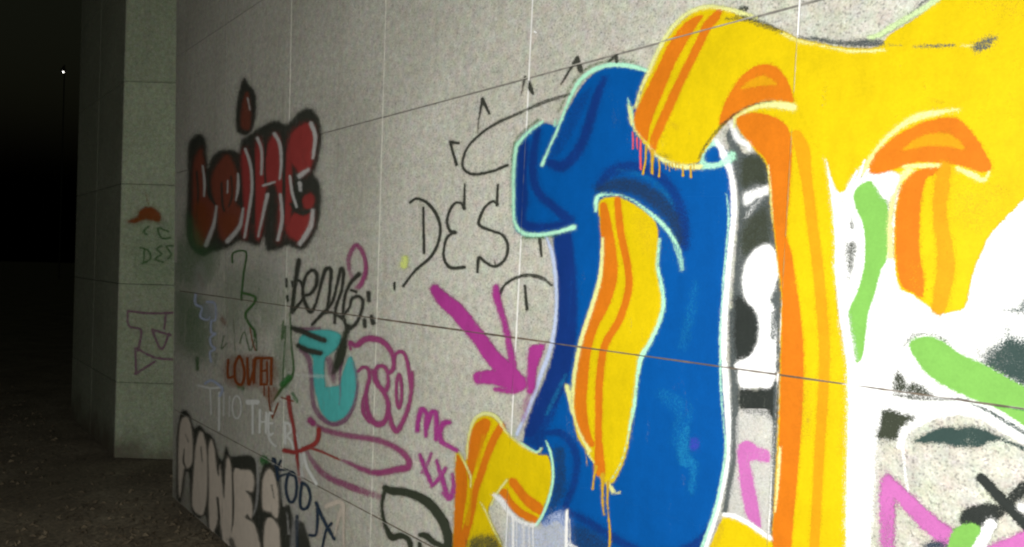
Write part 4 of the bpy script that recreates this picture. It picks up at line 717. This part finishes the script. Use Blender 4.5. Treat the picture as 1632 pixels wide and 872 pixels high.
P_('letter_shadow', 'ink', [line('E', [(122, 330), (118, 400), (135, 440)], [3, 6, 3], 1.5, .7), line('E', [(214, 320), (222, 400)], [4, 3], 1.5, .7), line('E', [(305, 600), (318, 720)], [6, 4], 1.5, .8), line('E', [(388, 480), (394, 620), (390, 750)], [3, 5, 3], 1.5, .8), line('E', [(605, 530), (618, 600)], [5, 3], 1.5, .7), line('E', [(380, 830), (400, 900)], [14, 20], 4, .7), line('E', [(130, 250), (145, 290)], [3, 5], 2, .5)], blk, step=1.4)
P_('grey_streak', 'greywhite', [line('E', [(525, 380), (530, 520), (520, 640), (500, 700)], [6, 8, 7, 4], 2, .5), line('E', [(740, 640), (735, 760), (720, 900)], [14, 20, 18], 4, .4), line('E', [(690, 680), (700, 800)], [4, 6], 2, .5), fill('E', [(790, 680), (850, 700), (860, 800), (800, 790)], 5, .4), fill('E', [(650, 450), (760, 440), (760, 620), (660, 600)], 6, .3)], blk)
P_('navy_lettering', 'inkblue', [line('E', [(620, 385), (632, 440), (640, 500)], 8, 1.2, .9), line('E', [(655, 395), (640, 440), (690, 445)], 7, 1.2, .85), line('E', [(610, 380), (612, 400), (630, 420)], 6, 1.2, .8), ell('E', 714, 540, 30, 84, 8, 1.2, .9), line('E', [(650, 480), (690, 470), (735, 480)], 7, 1.2, .8), line('E', [(772, 520), (762, 600), (768, 655), (800, 655), (818, 600), (805, 540), (772, 515)], 8, 1.2, .9), line('E', [(855, 630), (858, 720), (850, 800), (815, 805)], 8, 1.2, .9), line('E', [(850, 628), (890, 720), (950, 825)], 9, 1.2, .95), line('E', [(935, 740), (905, 780), (885, 872), (870, 950)], 7, 1.2, .85), line('E', [(745, 700), (745, 872)], 9, 1.5, .7)], wall, label='navy marker letters over the block lettering', step=1.2)
P_('white_numeral', 'blush', [line('G', [(262, 662), (300, 648), (345, 642), (352, 720), (352, 800), (356, 900)], [11, 13, 13, 8, 6, 5], 1.4, .85), line('G', [(340, 680), (322, 740), (308, 810)], [12, 9, 5], 1.4, .75), line('G', [(240, 760), (225, 820)], [10, 12], 3, .4)], wall, step=1.4)
P_('black_ornament', 'olive', [line('G', [(562, 568), (600, 585), (660, 590), (730, 612), (790, 650), (840, 710), (872, 770), (885, 840), (880, 960)], [14, 20, 20, 22, 24, 24, 24, 22, 22], 1.6, .97), line('G', [(560, 590), (548, 640), (550, 700), (568, 770), (600, 820), (645, 812), (680, 830), (695, 880), (690, 960)], [10, 7, 8, 11, 18, 14, 14, 12, 12], 1.5, .97), line('G', [(745, 808), (775, 815), (810, 845), (870, 872)], [12, 16, 14, 14], 1.5, .97), line('G', [(740, 850), (745, 900)], [10, 12], 1.5, .9)], wall, label='dark looping ornament beside the yellow curled letter', step=1.8)

# ---- marks on the pier
P_('red_mark', 'rust', [fill('A', [(395, 685), (425, 668), (432, 650), (460, 638), (485, 648), (500, 672), (490, 686), (450, 680), (420, 690)], 2.5, .9), line('A', [(450, 595), (462, 640)], 4, 3, .25)], pier, PIER, step=1.5)
P_('faint_letter', 'moss', [line('A', p, 3, 1.2, .65) for p in ([(460, 700), (445, 715), (455, 725)], [(520, 715), (490, 705), (500, 735), (528, 735)], [(435, 765), (460, 775), (465, 800), (440, 815)], [(447, 770), (445, 810)], [(500, 760), (485, 770), (500, 785), (480, 800), (505, 810)], [(535, 760), (515, 762), (530, 785), (520, 800)])], pier, PIER, step=1.1)
P_('purple_line', 'plum', [line('B', p, 4, 1.4, .6) for p in ([(412, 112), (480, 120), (556, 118)], [(412, 112), (416, 160), (455, 175), (445, 240)], [(535, 118), (530, 170)], [(490, 172), (520, 235), (545, 185)], [(490, 172), (550, 190)], [(436, 232), (440, 315)], [(440, 232), (500, 262), (556, 268)], [(436, 315), (500, 275)])], pier, PIER, step=1.2)
P_('green_haze', 'leafgreen', [fill('A', [(400, 690), (540, 690), (540, 872), (420, 872)], 12, .18)], pier, PIER)
